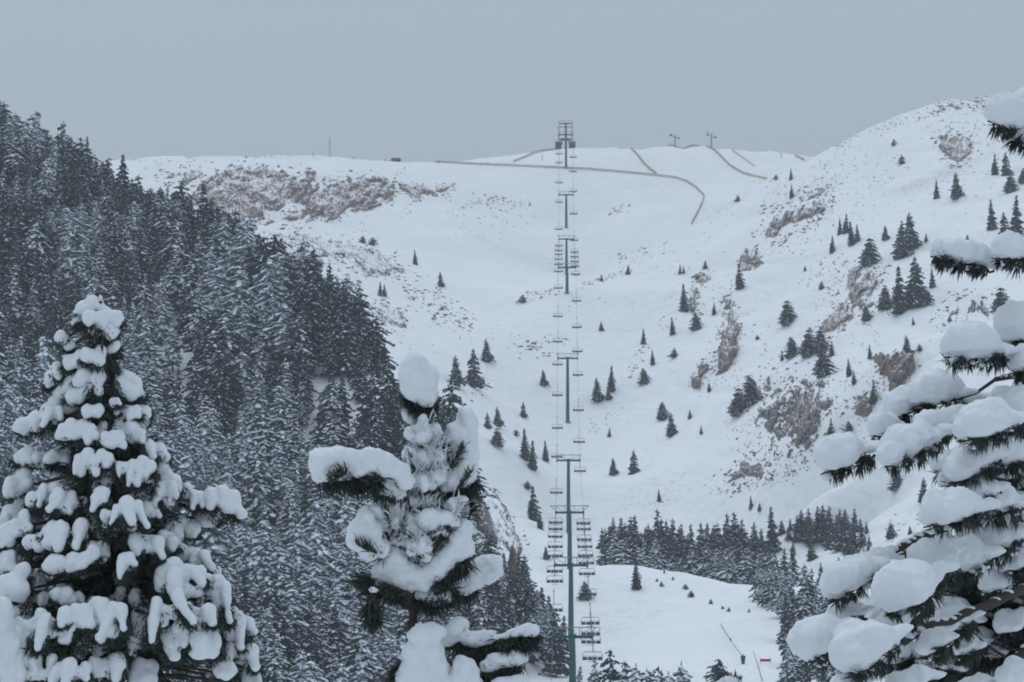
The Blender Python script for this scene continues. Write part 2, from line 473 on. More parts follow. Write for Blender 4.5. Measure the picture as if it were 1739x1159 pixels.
def crown_mesh(name, seed, rmax, snow, z0=0.1, power=0.85, levels=22, lop=0.0, cap=1.0, mat=None, wild=0.22, lnmin=0.4, dense=0):
    r = np.random.default_rng(seed)
    V = []; Fc = []; MI = []; n = 0
    def blob(c, rad, dirv, squash, jag, mi):
        nonlocal n
        v = ICO_V * (1 + jag * r.uniform(-1, 1, (12, 1)))
        d = dirv / (np.linalg.norm(dirv) + 1e-9)
        side = np.cross(d, [0, 0, 1]); side /= np.linalg.norm(side) + 1e-9
        up = np.cross(side, d)
        B = np.array([d * squash[0], side * squash[1], up * squash[2]])
        v = (v * rad) @ B + c
        V.append(v); Fc.append(ICO_F + n); MI.extend([mi] * 20); n += 12
    for L in range(levels):
        t = max(0, (L + r.uniform(-.5, .5)) / levels)
        z = z0 + (1 - z0) * t
        R = rmax * (1 - t) ** power * (0.55 + 0.45 * min(1, t / 0.12)) + 0.012
        R *= 1 + 0.16 * math.sin(L * 1.7 + seed)
        k = int(5 + 6 * (1 - t)) + dense
        a0 = r.uniform(0, 6.28)
        for b in range(k):
            if r.uniform() < 0.10: continue
            az = a0 + 6.283 * b / k + r.uniform(-.6, .6)
            ln = R * r.uniform(lnmin, 1.22 if lnmin < .5 else 1.1) * (1 + lop * math.cos(az)) * (1 + wild * math.sin(2.3 * az + L * .55 + seed)) ; zj = r.uniform(-.5, .5) / levels
            droop = r.uniform(0.15, 0.5)
            m = max(1, int(round(ln / 0.040)))
            s = (0.019 + 0.020 * (1 - t)) * (20 / levels) ** .5
            for q in range(m):
                f = (q + r.uniform(0.4, 1.0)) / m
                rr = ln * f
                c = np.array([math.cos(az) * rr, math.sin(az) * rr, z + zj - droop * rr * f + r.uniform(-.006, .006)])
                dv = np.array([math.cos(az), math.sin(az), -droop * 1.4])
                sz = s * r.uniform(0.75, 1.25) * (1.1 - 0.35 * f)
                blob(c, sz, dv, (1.45, 1.0, 0.75), 0.5, 0)
                if r.uniform() < snow:
                    blob(c + np.array([0, 0, sz * 0.42]), sz * cap * r.uniform(0.6, 1.05), dv, (1.35, 0.95, 0.42), 0.35, 1)
    # leader
    for q in range(3):
        blob(np.array([0, 0, 0.96 + 0.02 * q]), 0.010, np.array([0.1, 0, 1.0]), (1.6, 0.8, 0.8), 0.3, 0)
    return mesh_np(name, np.concatenate(V), np.concatenate(Fc), [mat or M_needle, M_fsnow], MI)

def trunk_mesh(name, r0=0.016):
    b = MB(); b.tube([(0, 0, -0.12), (0, 0, 0.3), (0.004, 0, 0.65), (0, 0, 0.97)], [r0 * 1.25, r0, r0 * .6, r0 * .15], 6)
    return b.mesh(name, M_bark)
TRUNK = trunk_mesh('trunk')

protos = {}
def proto(kind):
    return protos[kind]
_fr = [(0.18, .85, .12, .8, 0), (0.22, .95, .2, .6, 0), (0.26, .8, .15, .5, 0), (0.20, 1.0, .30, .55, 1), (0.28, .8, .1, .5, 0), (0.21, 1.0, .18, .9, 1), (0.22, .7, .38, .45, 0), (0.26, 1.0, .14, .7, 1), (0.20, .6, .3, .5, 0), (0.17, .9, .15, 1.0, 1)]
protos['forest'] = [crown_mesh('crown', 10 + i, a, b, z0=c, power=d, lop=0.15, mat=M_needle_frost if e else None, cap=1.3, levels=18, wild=.35) for i, (a, b, c, d, e) in enumerate(_fr)]
protos['forest_dark'] = [crown_mesh('crown', 30 + i, [0.19, 0.26, 0.23][i], 0.48, z0=0.12, power=[.8, .45, .6][i]) for i in range(3)]
protos['belt'] = [crown_mesh('crown', 40 + i, [0.17, 0.2, 0.23, 0.16][i], [0.35, 0.5, 0.6, 0.3][i], z0=0.06, power=[.8, .85, .7, .9][i]) for i in range(4)]
protos['spire'] = [crown_mesh('crown', 50 + i, [0.16, 0.2, 0.18][i], 0.32, z0=0.04, power=.9, levels=21, lop=.15, mat=M_needle_far, wild=.13, lnmin=.62, dense=3) for i in range(3)]
protos['cone'] = [crown_mesh('crown', 60 + i, [0.25, 0.29, 0.27, 0.31][i], 0.38, z0=0.05, power=.85, levels=20, lop=.2, mat=M_needle_far, wild=.13, lnmin=.62, dense=3) for i in range(4)]
protos['round'] = [crown_mesh('crown', 70 + i, [0.36, 0.42, 0.38][i], 0.38, z0=0.06, power=.45, levels=19, lop=.2, mat=M_needle_far, wild=.13, lnmin=.62, dense=3) for i in range(3)]
protos['bush'] = [crown_mesh('crown', 80 + i, [0.5, 0.62][i], 0.2, z0=0.08, power=.4, levels=9, lop=.2, mat=M_needle_far) for i in range(2)]

def add_tree(name, loc, h, kind, label, cat, group, parts=True, idx=None, lean=0.0, wide=1.0):
    if kind == 'mix': kind = random.choice(['belt', 'forest', 'forest']); wide *= .8
    ms = protos[kind]
    me = ms[idx % len(ms)] if idx is not None else random.choice(ms)
    rz = random.uniform(0, 6.28)
    if kind in ('spire', 'cone', 'round'): wide *= 1.14
    loc = (loc[0], loc[1], loc[2] - 0.02 * h)
    if parts:
        e = empty(name, loc, rz)
        e.scale = (h * wide, h * wide, h)
        if lean: e.rotation_euler = (0, lean, 0)
        tag(e, label, cat, group)
        link('trunk', TRUNK, e); link('crown', me, e)
        return e
    o = link(name, me, None, loc)
    o.rotation_euler = (0, lean, rz)
    o.scale = (h * wide, h * wide, h)
    tag(o, label, cat, group)
    return o

# ------------------------------------------------------------------ forest on the left spur
def jitter_grid(x0, x1, y0, y1, s):
    g = np.array([(x, y) for x in np.arange(x0, x1, s) for y in np.arange(y0, y1, s)])
    return g + RNG.uniform(-0.42, 0.42, g.shape) * s

cand = jitter_grid(-125, 30, 268, 600, 2.75)
zc = Gz(cand[:, 0], cand[:, 1])
a_s = spur(cand[:, 0], cand[:, 1]); a_f = far(cand[:, 0], cand[:, 1])
keep = []
pxs = []
for (x, y), z, s1, f1 in zip(cand, zc, a_s, a_f):
    if s1 < f1 + 0.3: continue
    px, py, d = project((x, y, z))
    if px < -90 or px > 985 or py > 1290: continue
    # open, unforested pockets
    op = fbm(np.array([x / 9]), np.array([y / 30]), 2, 21)[0]
    if op > 0.76 or (op > .62 and random.random() < .5): continue
    if ((px - 440) / 55) ** 2 + ((py - 965) / 55) ** 2 < 1 : continue
    if ((px - 600) / 60) ** 2 + ((py - 690) / 45) ** 2 < 1 and random.random() < .7: continue
    if 800 < px < 880 and 830 < py < 990 and random.random() < .85: continue
    keep.append((x, y, z, px, py, d))
# cull what stands hidden behind the crest
def visible(x, y, z, h):
    for hh in (h, h * 0.6):
        q = np.array([x, y, z + hh])
        ts = np.linspace(0.55, 0.985, 40)
        gz = Gz(q[0] * ts, q[1] * ts)
        if (gz < q[2] * ts).all(): return True
    return False
forest = []
for x, y, z, px, py, d in keep:
    h = random.gauss(7.7, 1.7) * (0.82 + 0.45 * fbm(np.array([x / 20]), np.array([y / 20]), 2, 33)[0])
    h = max(4.2, min(12.5, h))
    if px < 320 and py < 480: h *= .88
    if px > 640: h *= 0.85
    if py > 960 and px > 830: h *= 0.72
    if visible(x, y, z, h): forest.append((x, y, z, h, px, py, d))
forest.sort(key=lambda t: -t[3] / t[6] * (.5 if (t[4] < 100 + (t[5] - 500) * .5 and t[5] > 640) else 1) * (1 if (-40 < t[4] < 1000 and t[5] - t[3] / t[6] * F < 1120) else 0))
N_IND = 225
def forest_kind(x, y, px, py):
    """0 ordinary, 1 heavily frosted, 2 dark: drifts of each kind, darker along the exposed crest"""
    v = float(fbm(np.array([x / 13 + 4]), np.array([y / 26 + 9]), 3, 71)[0]) + random.gauss(0, .13)
    crest = px > 330 and py < 1.15 * (px - 300) + 400
    if v > .62 or (crest and v > .50): return 2
    return 1 if v < .47 else 0
for i, (x, y, z, h, px, py, d) in enumerate(forest[:N_IND]):
    fk = forest_kind(x, y, px, py)
    dark = fk == 2
    zone = 'above the tip of the laden fir' if (px < 260 and py < 560) else ('beside the laden fir, high on the spur' if px < 330 and py < 760 else ('on the high middle of the spur' if py < 640 else ('left of the young pine tip' if py < 860 else ((['just right of the laden fir', 'midway between laden fir and young pine', 'just left of the young pine'][int(px > 440) + int(px > 530)] + ['', ', level with its upper boughs', ', level with its middle', ', near the bottom edge'][min(3, max(0, int((py - 860) / 75)))]) if px < 640 else 'behind the young pine, at the spur end'))))
    if zone == 'left of the young pine tip': zone = ['well left of the young pine tip', 'left of the young pine tip', 'touching the young pine tip on its left'][int(px > 520) + int(px > 610)] + (', upper slope' if py < 740 else ', lower slope')
    if zone.startswith('behind the young pine'): zone = ['behind the lower limbs of the young pine', 'behind the right limbs of the young pine', 'between the young pine and the lift'][int(px > 740) + int(px > 860)]
    if zone == 'on the high middle of the spur': zone += [', nearer the crest', ', nearer its foot'][int(py > 540)]
    lab = ('dark bare-looking conifer ' if dark else 'snow-crusted conifer ') + zone
    add_tree('conifer_tree', (x, y, z), h, 'forest_dark' if dark else 'forest', lab, 'tree', 'conifers of the forested left spur', idx=(random.choice([3, 5, 7, 9]) if fk == 1 else (random.choice([0, 1, 2, 4, 6, 8]) if fk == 0 else i)), wide=random.uniform(.9, 1.2))

rest = forest[N_IND:]
def stuff_forest(name, items, kinds, label, cat):
    me = bpy.data.meshes.new(name)
    me.from_pydata([(t[0], t[1], t[2] - 0.1) for t in items], [], [])
    me.attributes.new('tree_scale', 'FLOAT_VECTOR', 'POINT')
    me.attributes.new('tree_rot', 'FLOAT_VECTOR', 'POINT')
    me.attributes.new('tree_index', 'INT', 'POINT')
    sc_ = me.attributes['tree_scale']; ro = me.attributes['tree_rot']; ix = me.attributes['tree_index']
    for i, t in enumerate(items):
        w = random.uniform(0.85, 1.15)
        sc_.data[i].vector = (t[3] * w, t[3] * w, t[3])
        ro.data[i].vector = (random.uniform(-.05, .05), random.uniform(-.05, .05), random.uniform(0, 6.28))
        fk = forest_kind(t[0], t[1], t[4], t[5])
        pool = [q for q, (ch, th) in enumerate(kinds) if KIND_OF[ch.data.name] == fk] or list(range(len(kinds)))
        ix.data[i].value = random.choice(pool)
    o = link(name, me)
    tag(o, label, cat, None, 'stuff')
    ng = bpy.data.node_groups.new('scatter_trees', 'GeometryNodeTree')
    ng.interface.new_socket('Geometry', in_out='INPUT', socket_type='NodeSocketGeometry')
    ng.interface.new_socket('Geometry', in_out='OUTPUT', socket_type='NodeSocketGeometry')
    N = ng.nodes; Lk = ng.links
    gi = N.new('NodeGroupInput'); go = N.new('NodeGroupOutput')
    iop = N.new('GeometryNodeInstanceOnPoints')
    allj = N.new('GeometryNodeJoinGeometry')
    for ch, th in reversed(kinds):
        j = N.new('GeometryNodeJoinGeometry')
        for ob in (ch, th):
            oi = N.new('GeometryNodeObjectInfo'); oi.transform_space = 'ORIGINAL'
            oi.inputs['Object'].default_value = ob
            Lk.new(oi.outputs['Geometry'], j.inputs[0])
        g2 = N.new('GeometryNodeGeometryToInstance')
        Lk.new(j.outputs[0], g2.inputs[0])
        Lk.new(g2.outputs[0], allj.inputs[0])
    def na(nm, ty):
        a = N.new('GeometryNodeInputNamedAttribute'); a.data_type = ty; a.inputs['Name'].default_value = nm
        return [s for s in a.outputs if s.enabled and s.name == 'Attribute'][0]
    Lk.new(gi.outputs[0], iop.inputs['Points'])
    Lk.new(allj.outputs[0], iop.inputs['Instance'])
    iop.inputs['Pick Instance'].default_value = True
    Lk.new(na('tree_index', 'INT'), iop.inputs['Instance Index'])
    Lk.new(na('tree_rot', 'FLOAT_VECTOR'), iop.inputs['Rotation'])
    Lk.new(na('tree_scale', 'FLOAT_VECTOR'), iop.inputs['Scale'])
    Lk.new(iop.outputs[0], go.inputs[0])
    md = o.modifiers.new('scatter', 'NODES'); md.node_group = ng
    return o
KIND_OF = {m.name: (1 if m.materials[0] == M_needle_frost else 0) for m in protos['forest']}
KIND_OF.update({m.name: 2 for m in protos['forest_dark']})
src = []
seen = set()
for o in list(C.objects):
    if o.name.startswith('crown') and o.data.name not in seen and o.data.name in KIND_OF:
        seen.add(o.data.name)
        tr = [c for c in o.parent.children if c.name.startswith('trunk')][0]
        src.append((o, tr))
stuff_forest('conifer_forest', rest, src, 'dense mass of snow-dusted conifers covering the steep left spur', 'forest')

# ------------------------------------------------------------------ tree belt behind the knoll
prof_x = [1018, 1030, 1045, 1065, 1085, 1105, 1120, 1135, 1150, 1175, 1200, 1225, 1245, 1265, 1290, 1305]
prof_y = [895, 872, 860, 872, 862, 876, 858, 880, 878, 885, 884, 866, 862, 874, 884, 900]
def nth(i):
    i += 1
    return '%d%s' % (i, 'th' if 10 <= i % 100 <= 20 else {1: 'st', 2: 'nd', 3: 'rd'}.get(i % 10, 'th'))
def belt_row(x0, x1, step, depth, topf, name, kind, where, group, wide=1.25, hmax=14.0):
    """a row standing on ground hidden behind the knoll: depth known, tops as seen"""
    x = x0; n = 0
    while x < x1:
        xx = x + random.uniform(-.3, .3) * step
        d = depth + random.uniform(-7, 7)
        q = P(xx, 900, d); gz = float(Gz(q[0], q[1]))
        h = P(xx, topf(xx) + random.uniform(0, 16), d)[2] - gz
        h = max(3.0, min(hmax, h))
        add_tree(name, (q[0], q[1], gz), h, kind, '%s conifer from the left in %s' % (nth(n), where), 'tree', group, wide=wide * random.uniform(.85, 1.15) * min(1, 11 / h))
        x += step; n += 1
def foot_row(x0, x1, step, basef, topf, name, kind, where, group, wide=1.2):
    """a row whose feet stand on open ground in view"""
    x = x0; n = 0
    while x < x1:
        xx = x + random.uniform(-.3, .3) * step
        yb = basef(xx) + random.uniform(-5, 5)
        q = hit(xx, yb)
        if not np.isnan(q[0]):
            d = project(q)[2]
            h = max(2.2, min(13, (yb - topf(xx) - random.uniform(0, 12)) * d / F))
            add_tree(name, q, h, kind, '%s conifer from the left in %s' % (nth(n), where), 'tree', group, wide=wide * random.uniform(.85, 1.15))
        x += step; n += 1
tp = lambda x: float(np.interp(x, prof_x, prof_y))
G1 = 'conifers of the tree belt'
belt_row(1022, 1310, 15, 545, tp, 'belt_conifer', 'belt', 'the back row of the tree belt', G1)
belt_row(1028, 1316, 16, 522, lambda x: tp(x) + 14, 'belt_conifer', 'belt', 'the third row of the tree belt', G1)
belt_row(1030, 1322, 17, 500, lambda x: tp(x) + 30, 'belt_conifer', 'belt', 'the second row of the tree belt', G1)
belt_row(1040, 1310, 20, 482, lambda x: tp(x) + 42 + max(0, (x - 1080)) * .2, 'belt_conifer', 'forest', 'the front row of the tree belt', G1)
belt_row(1034, 1318, 13, 510, lambda x: tp(x) + 22, 'belt_conifer', 'belt', 'the crowded middle of the tree belt', G1, 1.35)
belt_row(1180, 1325, 17, 466, lambda x: 915 + (x - 1180) * .15, 'belt_conifer', 'forest', 'the low row before the belt', G1, 1.4)
tp2 = lambda x: float(np.interp(x, [1328, 1350, 1372, 1400, 1420, 1440, 1456, 1476], [882, 872, 856, 845, 850, 852, 862, 895]))
G2 = 'conifers of the right hand grove'
foot_row(1328, 1474, 12, lambda x: 905, tp2, 'belt_conifer', 'belt', 'the back row of the grove right of the belt', G2, 1.5)
foot_row(1336, 1478, 14, lambda x: 922 + max(0, x - 1440) * .3, lambda x: tp2(x) + 18, 'belt_conifer', 'belt', 'the middle row of the grove right of the belt', G2, 1.5)
foot_row(1410, 1482, 15, lambda x: 938 + max(0, x - 1430) * .3, lambda x: tp2(x) + 32, 'belt_conifer', 'belt', 'the front row of the grove right of the belt', G2, 1.5)
foot_row(1292, 1338, 12, lambda x: 1028 + (x - 1292) * .3, lambda x: 955, 'belt_conifer', 'mix', 'the group linking the belt with the tall stand', G1)
foot_row(1318, 1345, 13, lambda x: 985, lambda x: 925, 'belt_conifer', 'belt', 'the few trees below the tall dark spire', G1)
G3 = 'conifers of the stand beside the snow field'
foot_row(1395, 1486, 14, lambda x: 990 - (x - 1400) * .55, lambda x: 952 - (x - 1400) * .45, 'snowy_conifer', 'belt', 'the slanting line behind the pine tips', G3)
foot_row(1328, 1430, 18, lambda x: 1050, lambda x: 952 + abs(x - 1345) * .25, 'snowy_conifer', 'mix', 'the topmost row of the tall stand', G3)
foot_row(1330, 1440, 19, lambda x: 1092, lambda x: 992, 'snowy_conifer', 'mix', 'the second row of the tall stand', G3)
foot_row(1336, 1450, 20, lambda x: 1130, lambda x: 1030, 'snowy_conifer', 'mix', 'the third row of the tall stand', G3)
foot_row(1342, 1460, 22, lambda x: 1172, lambda x: 1072, 'snowy_conifer', 'mix', 'the fourth row of the tall stand', G3)
foot_row(1350, 1470, 24, lambda x: 1222, lambda x: 1112, 'snowy_conifer', 'mix', 'the lowest row of the tall stand', G3)

# ------------------------------------------------------------------ single trees on the open slopes: x, base y, height px, kind, label
T = [
 (617, 413, 13, 'bush', 'small dark bush, left one of the pair above the lower brown crag'),
 (633, 417, 15, 'bush', 'small dark bush, right one of the pair above the lower brown crag'),
 (705, 450, 25, 'spire', 'lone thin conifer on open snow above the end of the lower crag'),
 (748, 487, 25, 'cone', 'lone conical conifer on the snow rib right of the lower crag'),
 (645, 503, 25, 'spire', 'twin-topped small conifer below the brown crag, left stem'),
 (653, 504, 21, 'spire', 'twin-topped small conifer below the brown crag, right stem'),
 (888, 514, 15, 'bush', 'square dark bush on snow left of the lift line'),
 (773, 654, 50, 'cone', 'leftmost of the three conifers above the top snow pad of the pine'),
 (803, 657, 64, 'cone', 'tallest conifer of the three on the bowl, with snow at its foot'),
 (826, 614, 38, 'cone', 'highest placed of the three conifers on the bowl, short and full'),
 (923, 655, 27, 'cone', 'solitary small fir beside the lift, left of the tall fifth mast'),
 (888, 709, 26, 'cone', 'solitary small fir on snow above the slim trio'),
 (845, 724, 32, 'cone', 'right one of two small firs above a bushy one'),
 (827, 728, 27, 'cone', 'left and smaller one of two small firs above a bushy one'),
 (843, 758, 30, 'round', 'rounded fir below the two small firs'),
 (876, 741, 12, 'bush', 'tiny bush between the rounded fir and the slim trio'),
 (891, 781, 52, 'spire', 'slim left fir of the dark trio beside the lift'),
 (903, 797, 48, 'spire', 'lowest fir of the dark trio beside the lift'),
 (926, 783, 34, 'spire', 'right fir of the dark trio, nearest the lift arm'),
 (905, 884, 58, 'spire', 'tall ragged conifer left of the chair cluster'),
 (895, 830, 14, 'bush', 'ragged leaning shrub above the tall ragged conifer'),
 (917, 898, 30, 'spire', 'short conifer at the foot of the tall ragged one'),
 (927, 950, 22, 'cone', 'small conifer beside the lowest chair cluster'),
 (1014, 682, 40, 'cone', 'left conifer of the close pair right of the fifth mast'),
 (1037, 665, 43, 'spire', 'taller right conifer of the close pair right of the fifth mast'),
 (1033, 679, 22, 'cone', 'low young conifer at the foot of the taller of the pair'),
 (1021, 562, 16, 'cone', 'tiny conifer alone on open snow right of the chairs'),
 (1022, 478, 12, 'cone', 'tiny fir on the rocky track line, lower left one'),
 (1067, 467, 17, 'cone', 'small pointed fir on the rocky track line'),
 (1092, 585, 27, 'spire', 'small ragged fir at the top of the diagonal row'),
 (1108, 620, 25, 'spire', 'small thin fir in the middle of the diagonal row'),
 (1093, 652, 26, 'round', 'small rounded fir at the bottom of the diagonal row'),
 (1145, 608, 17, 'bush', 'small bush right of the diagonal row of firs'),
 (1142, 569, 30, 'spire', 'pale slim fir above a small bush'),
 (1155, 466, 17, 'spire', 'left stem of the small double fir high on the slope'),
 (1161, 465, 14, 'spire', 'right stem of the small double fir high on the slope'),
 (1198, 457, 15, 'cone', 'tiny fir just above the brown boulder'),
 (1161, 529, 46, 'spire', 'dark slanting fir at the left edge of the rock rib'),
 (1181, 560, 27, 'round', 'dark broad fir at the lower end of the short rock streak'),
 (1212, 535, 21, 'spire', 'small fir left of the spiny rock rib'),
 (1256, 491, 43, 'spire', 'stacked dark fir below the round boulder'),
 (1337, 552, 41, 'round', 'lone blocky dark fir on open snow'),
 (1344, 608, 35, 'round', 'oval fir left of the large dark clump'),
 (1328, 614, 18, 'spire', 'thin little fir left of the oval one'),
 (1372, 606, 46, 'round', 'broad dark fir forming the left half of the large clump'),
 (1392, 600, 42, 'round', 'broad dark fir forming the right half of the large clump'),
 (1398, 640, 48, 'round', 'dark fir hanging below the large clump'),
 (1412, 605, 26, 'spire', 'slim fir at the right edge of the large clump'),
 (1274, 688, 50, 'round', 'upper tree of the dark clump above the speckled rock slope'),
 (1252, 706, 46, 'round', 'lower left tree of the dark clump above the speckled rock slope'),
 (1124, 713, 30, 'round', 'left fir of the pair on the middle slope'),
 (1139, 741, 40, 'cone', 'right and larger fir of the pair on the middle slope'),
 (1172, 711, 15, 'cone', 'upper tiny fir right of the pair on the middle slope'),
 (1191, 738, 16, 'spire', 'lower tiny fir right of the pair on the middle slope'),
 (1035, 742, 16, 'spire', 'tiny fir between the sixth mast and the middle slope pair'),
 (1041, 807, 29, 'cone', 'small fir left of the broad fir above the belt'),
 (1075, 805, 40, 'cone', 'broad fir standing alone above the tree belt'),
 (1119, 852, 21, 'spire', 'small ragged tree just above the tree belt'),
 (1204, 666, 16, 'cone', 'small shrub below the split rock'),
 (1286, 577, 8, 'bush', 'speck of shrub between the rock rib and the blocky fir'),
 (1275, 866, 24, 'spire', 'small fir above the middle of the tree belt'),
 (1290, 869, 15, 'cone', 'tiny fir right above the middle of the tree belt'),
 (1531, 279, 16, 'bush', 'square dark bush high on the right mountain'),
 (1518, 248, 12, 'bush', 'little dark shrub near the right mountain crest'),
 (1343, 306, 20, 'spire', 'thin tree at the saddle right of the curved fence end'),
 (1318, 306, 10, 'bush', 'low bush at the end of the curved fence'),
 (1344, 337, 23, 'spire', 'ragged thin tree below the saddle'),
 (1253, 343, 12, 'bush', 'lone dark bush right of the fence corner'),
 (1590, 338, 32, 'spire', 'thin crooked fir left of the full conical fir'),
 (1623, 338, 45, 'cone', 'full conical fir on the upper right slope'),
 (1689, 297, 35, 'spire', 'left fir of the pair under the top right branch'),
 (1708, 298, 39, 'cone', 'right fir of the pair under the top right branch'),
 (1715, 327, 32, 'round', 'spreading fir below the pair near the right edge'),
 (1737, 312, 26, 'round', 'spreading fir cut by the right edge'),
 (1684, 391, 52, 'spire', 'tall fir left of the slope edge group'),
 (1724, 404, 72, 'spire', 'tallest fir of the group near the right edge'),
 (1706, 407, 46, 'cone', 'broad fir left under the tallest of the edge group'),
 (1426, 399, 28, 'spire', 'leftmost slim fir of the tight cluster below the brown crag'),
 (1436, 397, 34, 'spire', 'second slim fir of the tight cluster below the brown crag'),
 (1446, 417, 40, 'spire', 'third slim fir of the tight cluster, lowest'),
 (1456, 411, 30, 'spire', 'rightmost slim fir of the tight cluster'),
 (1413, 430, 29, 'spire', 'single slim fir under the tight cluster'),
 (1475, 451, 46, 'round', 'bushy fir on top of the slabby rocks'),
 (1503, 408, 25, 'cone', 'small pale fir left of the big double fir'),
 (1530, 438, 62, 'cone', 'left half of the big double fir on the right slope'),
 (1545, 425, 64, 'cone', 'right and taller half of the big double fir on the right slope'),
 (1572, 412, 15, 'cone', 'tiny fir right of the big double fir'),
 (1643, 411, 13, 'cone', 'tiny fir above the long snow-covered branch'),
 (1553, 521, 84, 'cone', 'largest fir of the slope, with wide snowy skirt'),
 (1528, 533, 80, 'spire', 'tall narrow fir left of the largest one'),
 (1569, 520, 34, 'round', 'low bushy fir at the right foot of the largest one'),
 (1583, 489, 33, 'spire', 'small fir right of the largest one'),
 (1502, 526, 40, 'round', 'round fir left of the tall narrow one'),
 (1471, 545, 26, 'round', 'low fir at the right edge of the slabby rocks'),
 (1367, 461, 10, 'cone', 'speck of a fir on bare snow left of the slabby rocks'),
 (1395, 492, 14, 'bush', 'shrub left of the slabby rocks'),
 (1699, 535, 46, 'round', 'bushy fir between two laden branches at right'),
 (1540, 606, 36, 'cone', 'compact dark fir above the big boulder'),
 (1562, 597, 13, 'bush', 'tiny fir right of the compact dark one'),
 (1477, 610, 24, 'spire', 'ragged fir with a snowy lower arm left of the big boulder'),
 (1488, 612, 12, 'bush', 'snowy low shrub beside the ragged fir'),
 (1442, 640, 30, 'spire', 'upper one of two thin firs below the large clump'),
 (1450, 654, 24, 'spire', 'lower one of two thin firs below the large clump'),
 (1483, 686, 40, 'spire', 'dark fir left of the topmost snow-laden branch pads'),
 (1410, 747, 36, 'spire', 'dark fir above the outermost laden branch tip'),
 (1441, 738, 22, 'round', 'small bushy fir touching the laden branch tips'),
 (1521, 832, 34, 'round', 'fir below the second laden branch tip'),
 (1567, 854, 42, 'cone', 'conical fir on snow under the laden branches'),
 (1583, 842, 16, 'cone', 'small companion of the conical fir under the laden branches'),
 (1575, 885, 24, 'spire', 'thin fir below the conical fir and its companion'),
 (1512, 915, 26, 'round', 'pale frosted shrub on the low right snow'),
 (1545, 908, 15, 'cone', 'tiny fir right of the pale frosted shrub'),
 (1551, 552, 14, 'spire', 'tiny fir below the largest fir'),
 (1613, 546, 12, 'cone', 'tiny fir left of the wide laden branch'),
 (1080, 1001, 50, 'spire', 'ragged thin pine alone on the front of the knoll'),
 (1378, 952, 38, 'cone', 'neat conical fir on the white clearing'),
 (1346, 942, 24, 'spire', 'thin pale fir left of the neat conical one'),
 (1312, 938, 76, 'spire', 'tall dark spire standing out at the right end of the tree belt'),
 (992, 1018, 30, 'round', 'round brownish shrub seen among the right hand chairs'),
]
for t in T:
    x, y, h, k, lab = t
    q = hit(x, y)
    if np.isnan(q[0]): print('MISS', t); continue
    d = project(q)[2]
    nm = {'bush': 'shrub'}.get(k, 'fir_tree')
    add_tree(nm, q, h * d / F * 1.03, k, lab, 'shrub' if k == 'bush' else 'tree', 'single trees of the open slopes', parts=h >= 20, lean=random.uniform(-.05, .05))
# bottom of the frame
for bi, (x, top, d, k) in enumerate([(1010, 1118, 318, 'forest'), (1036, 1102, 310, 'forest_dark'), (1060, 1122, 308, 'forest'), (1080, 1125, 305, 'forest'), (1098, 1134, 300, 'forest'), (1118, 1130, 305, 'forest'), (1135, 1138, 300, 'forest'), (1157, 1122, 306, 'forest'), (985, 1130, 322, 'forest'), (944, 1035, 352, 'forest_dark')]):
    q = P(x, 1100, d); gz = float(Gz(q[0], q[1]))
    zt = P(x, top, d)[2]
    add_tree('snowy_conifer', (q[0], q[1], gz), zt - gz, k, '%s snowy treetop at the bottom edge, about %s of the nearest lift mast' % ({0: 'frosted', 1: 'thin-tipped dark', 2: 'rounded', 3: 'low', 4: 'lowest', 5: 'plain', 6: 'small', 7: 'rightmost', 8: 'first', 9: 'tall dark'}[bi], 'left' if x < 968 else 'right'), 'tree', 'conifer tops along the bottom edge', wide=min(1.0, 9.0 / (zt - gz)) )
q = P(1220, 1100, 330); gz = float(Gz(q[0], q[1]))
add_tree('shrub', (q[0], q[1], gz), P(1220, 1118, 330)[2] - gz, 'round', 'dark forked shrub at the bottom edge, left of the green padded post', 'shrub', None)
for i, (x, y, h) in enumerate([(1116, 988, 6), (1123, 996, 9), (1143, 985, 6), (1164, 1001, 10), (1174, 1014, 12), (1207, 1026, 9), (1227, 1034, 6), (1238, 1039, 8), (1128, 974, 6), (1272, 1040, 6)]):
    q = hit(x, y)
    add_tree('shrub', q, h * project(q)[2] / F, 'bush', 'tiny dark shrub poking out of the front of the snowy knoll', 'shrub', 'tiny shrubs on the knoll', parts=False)

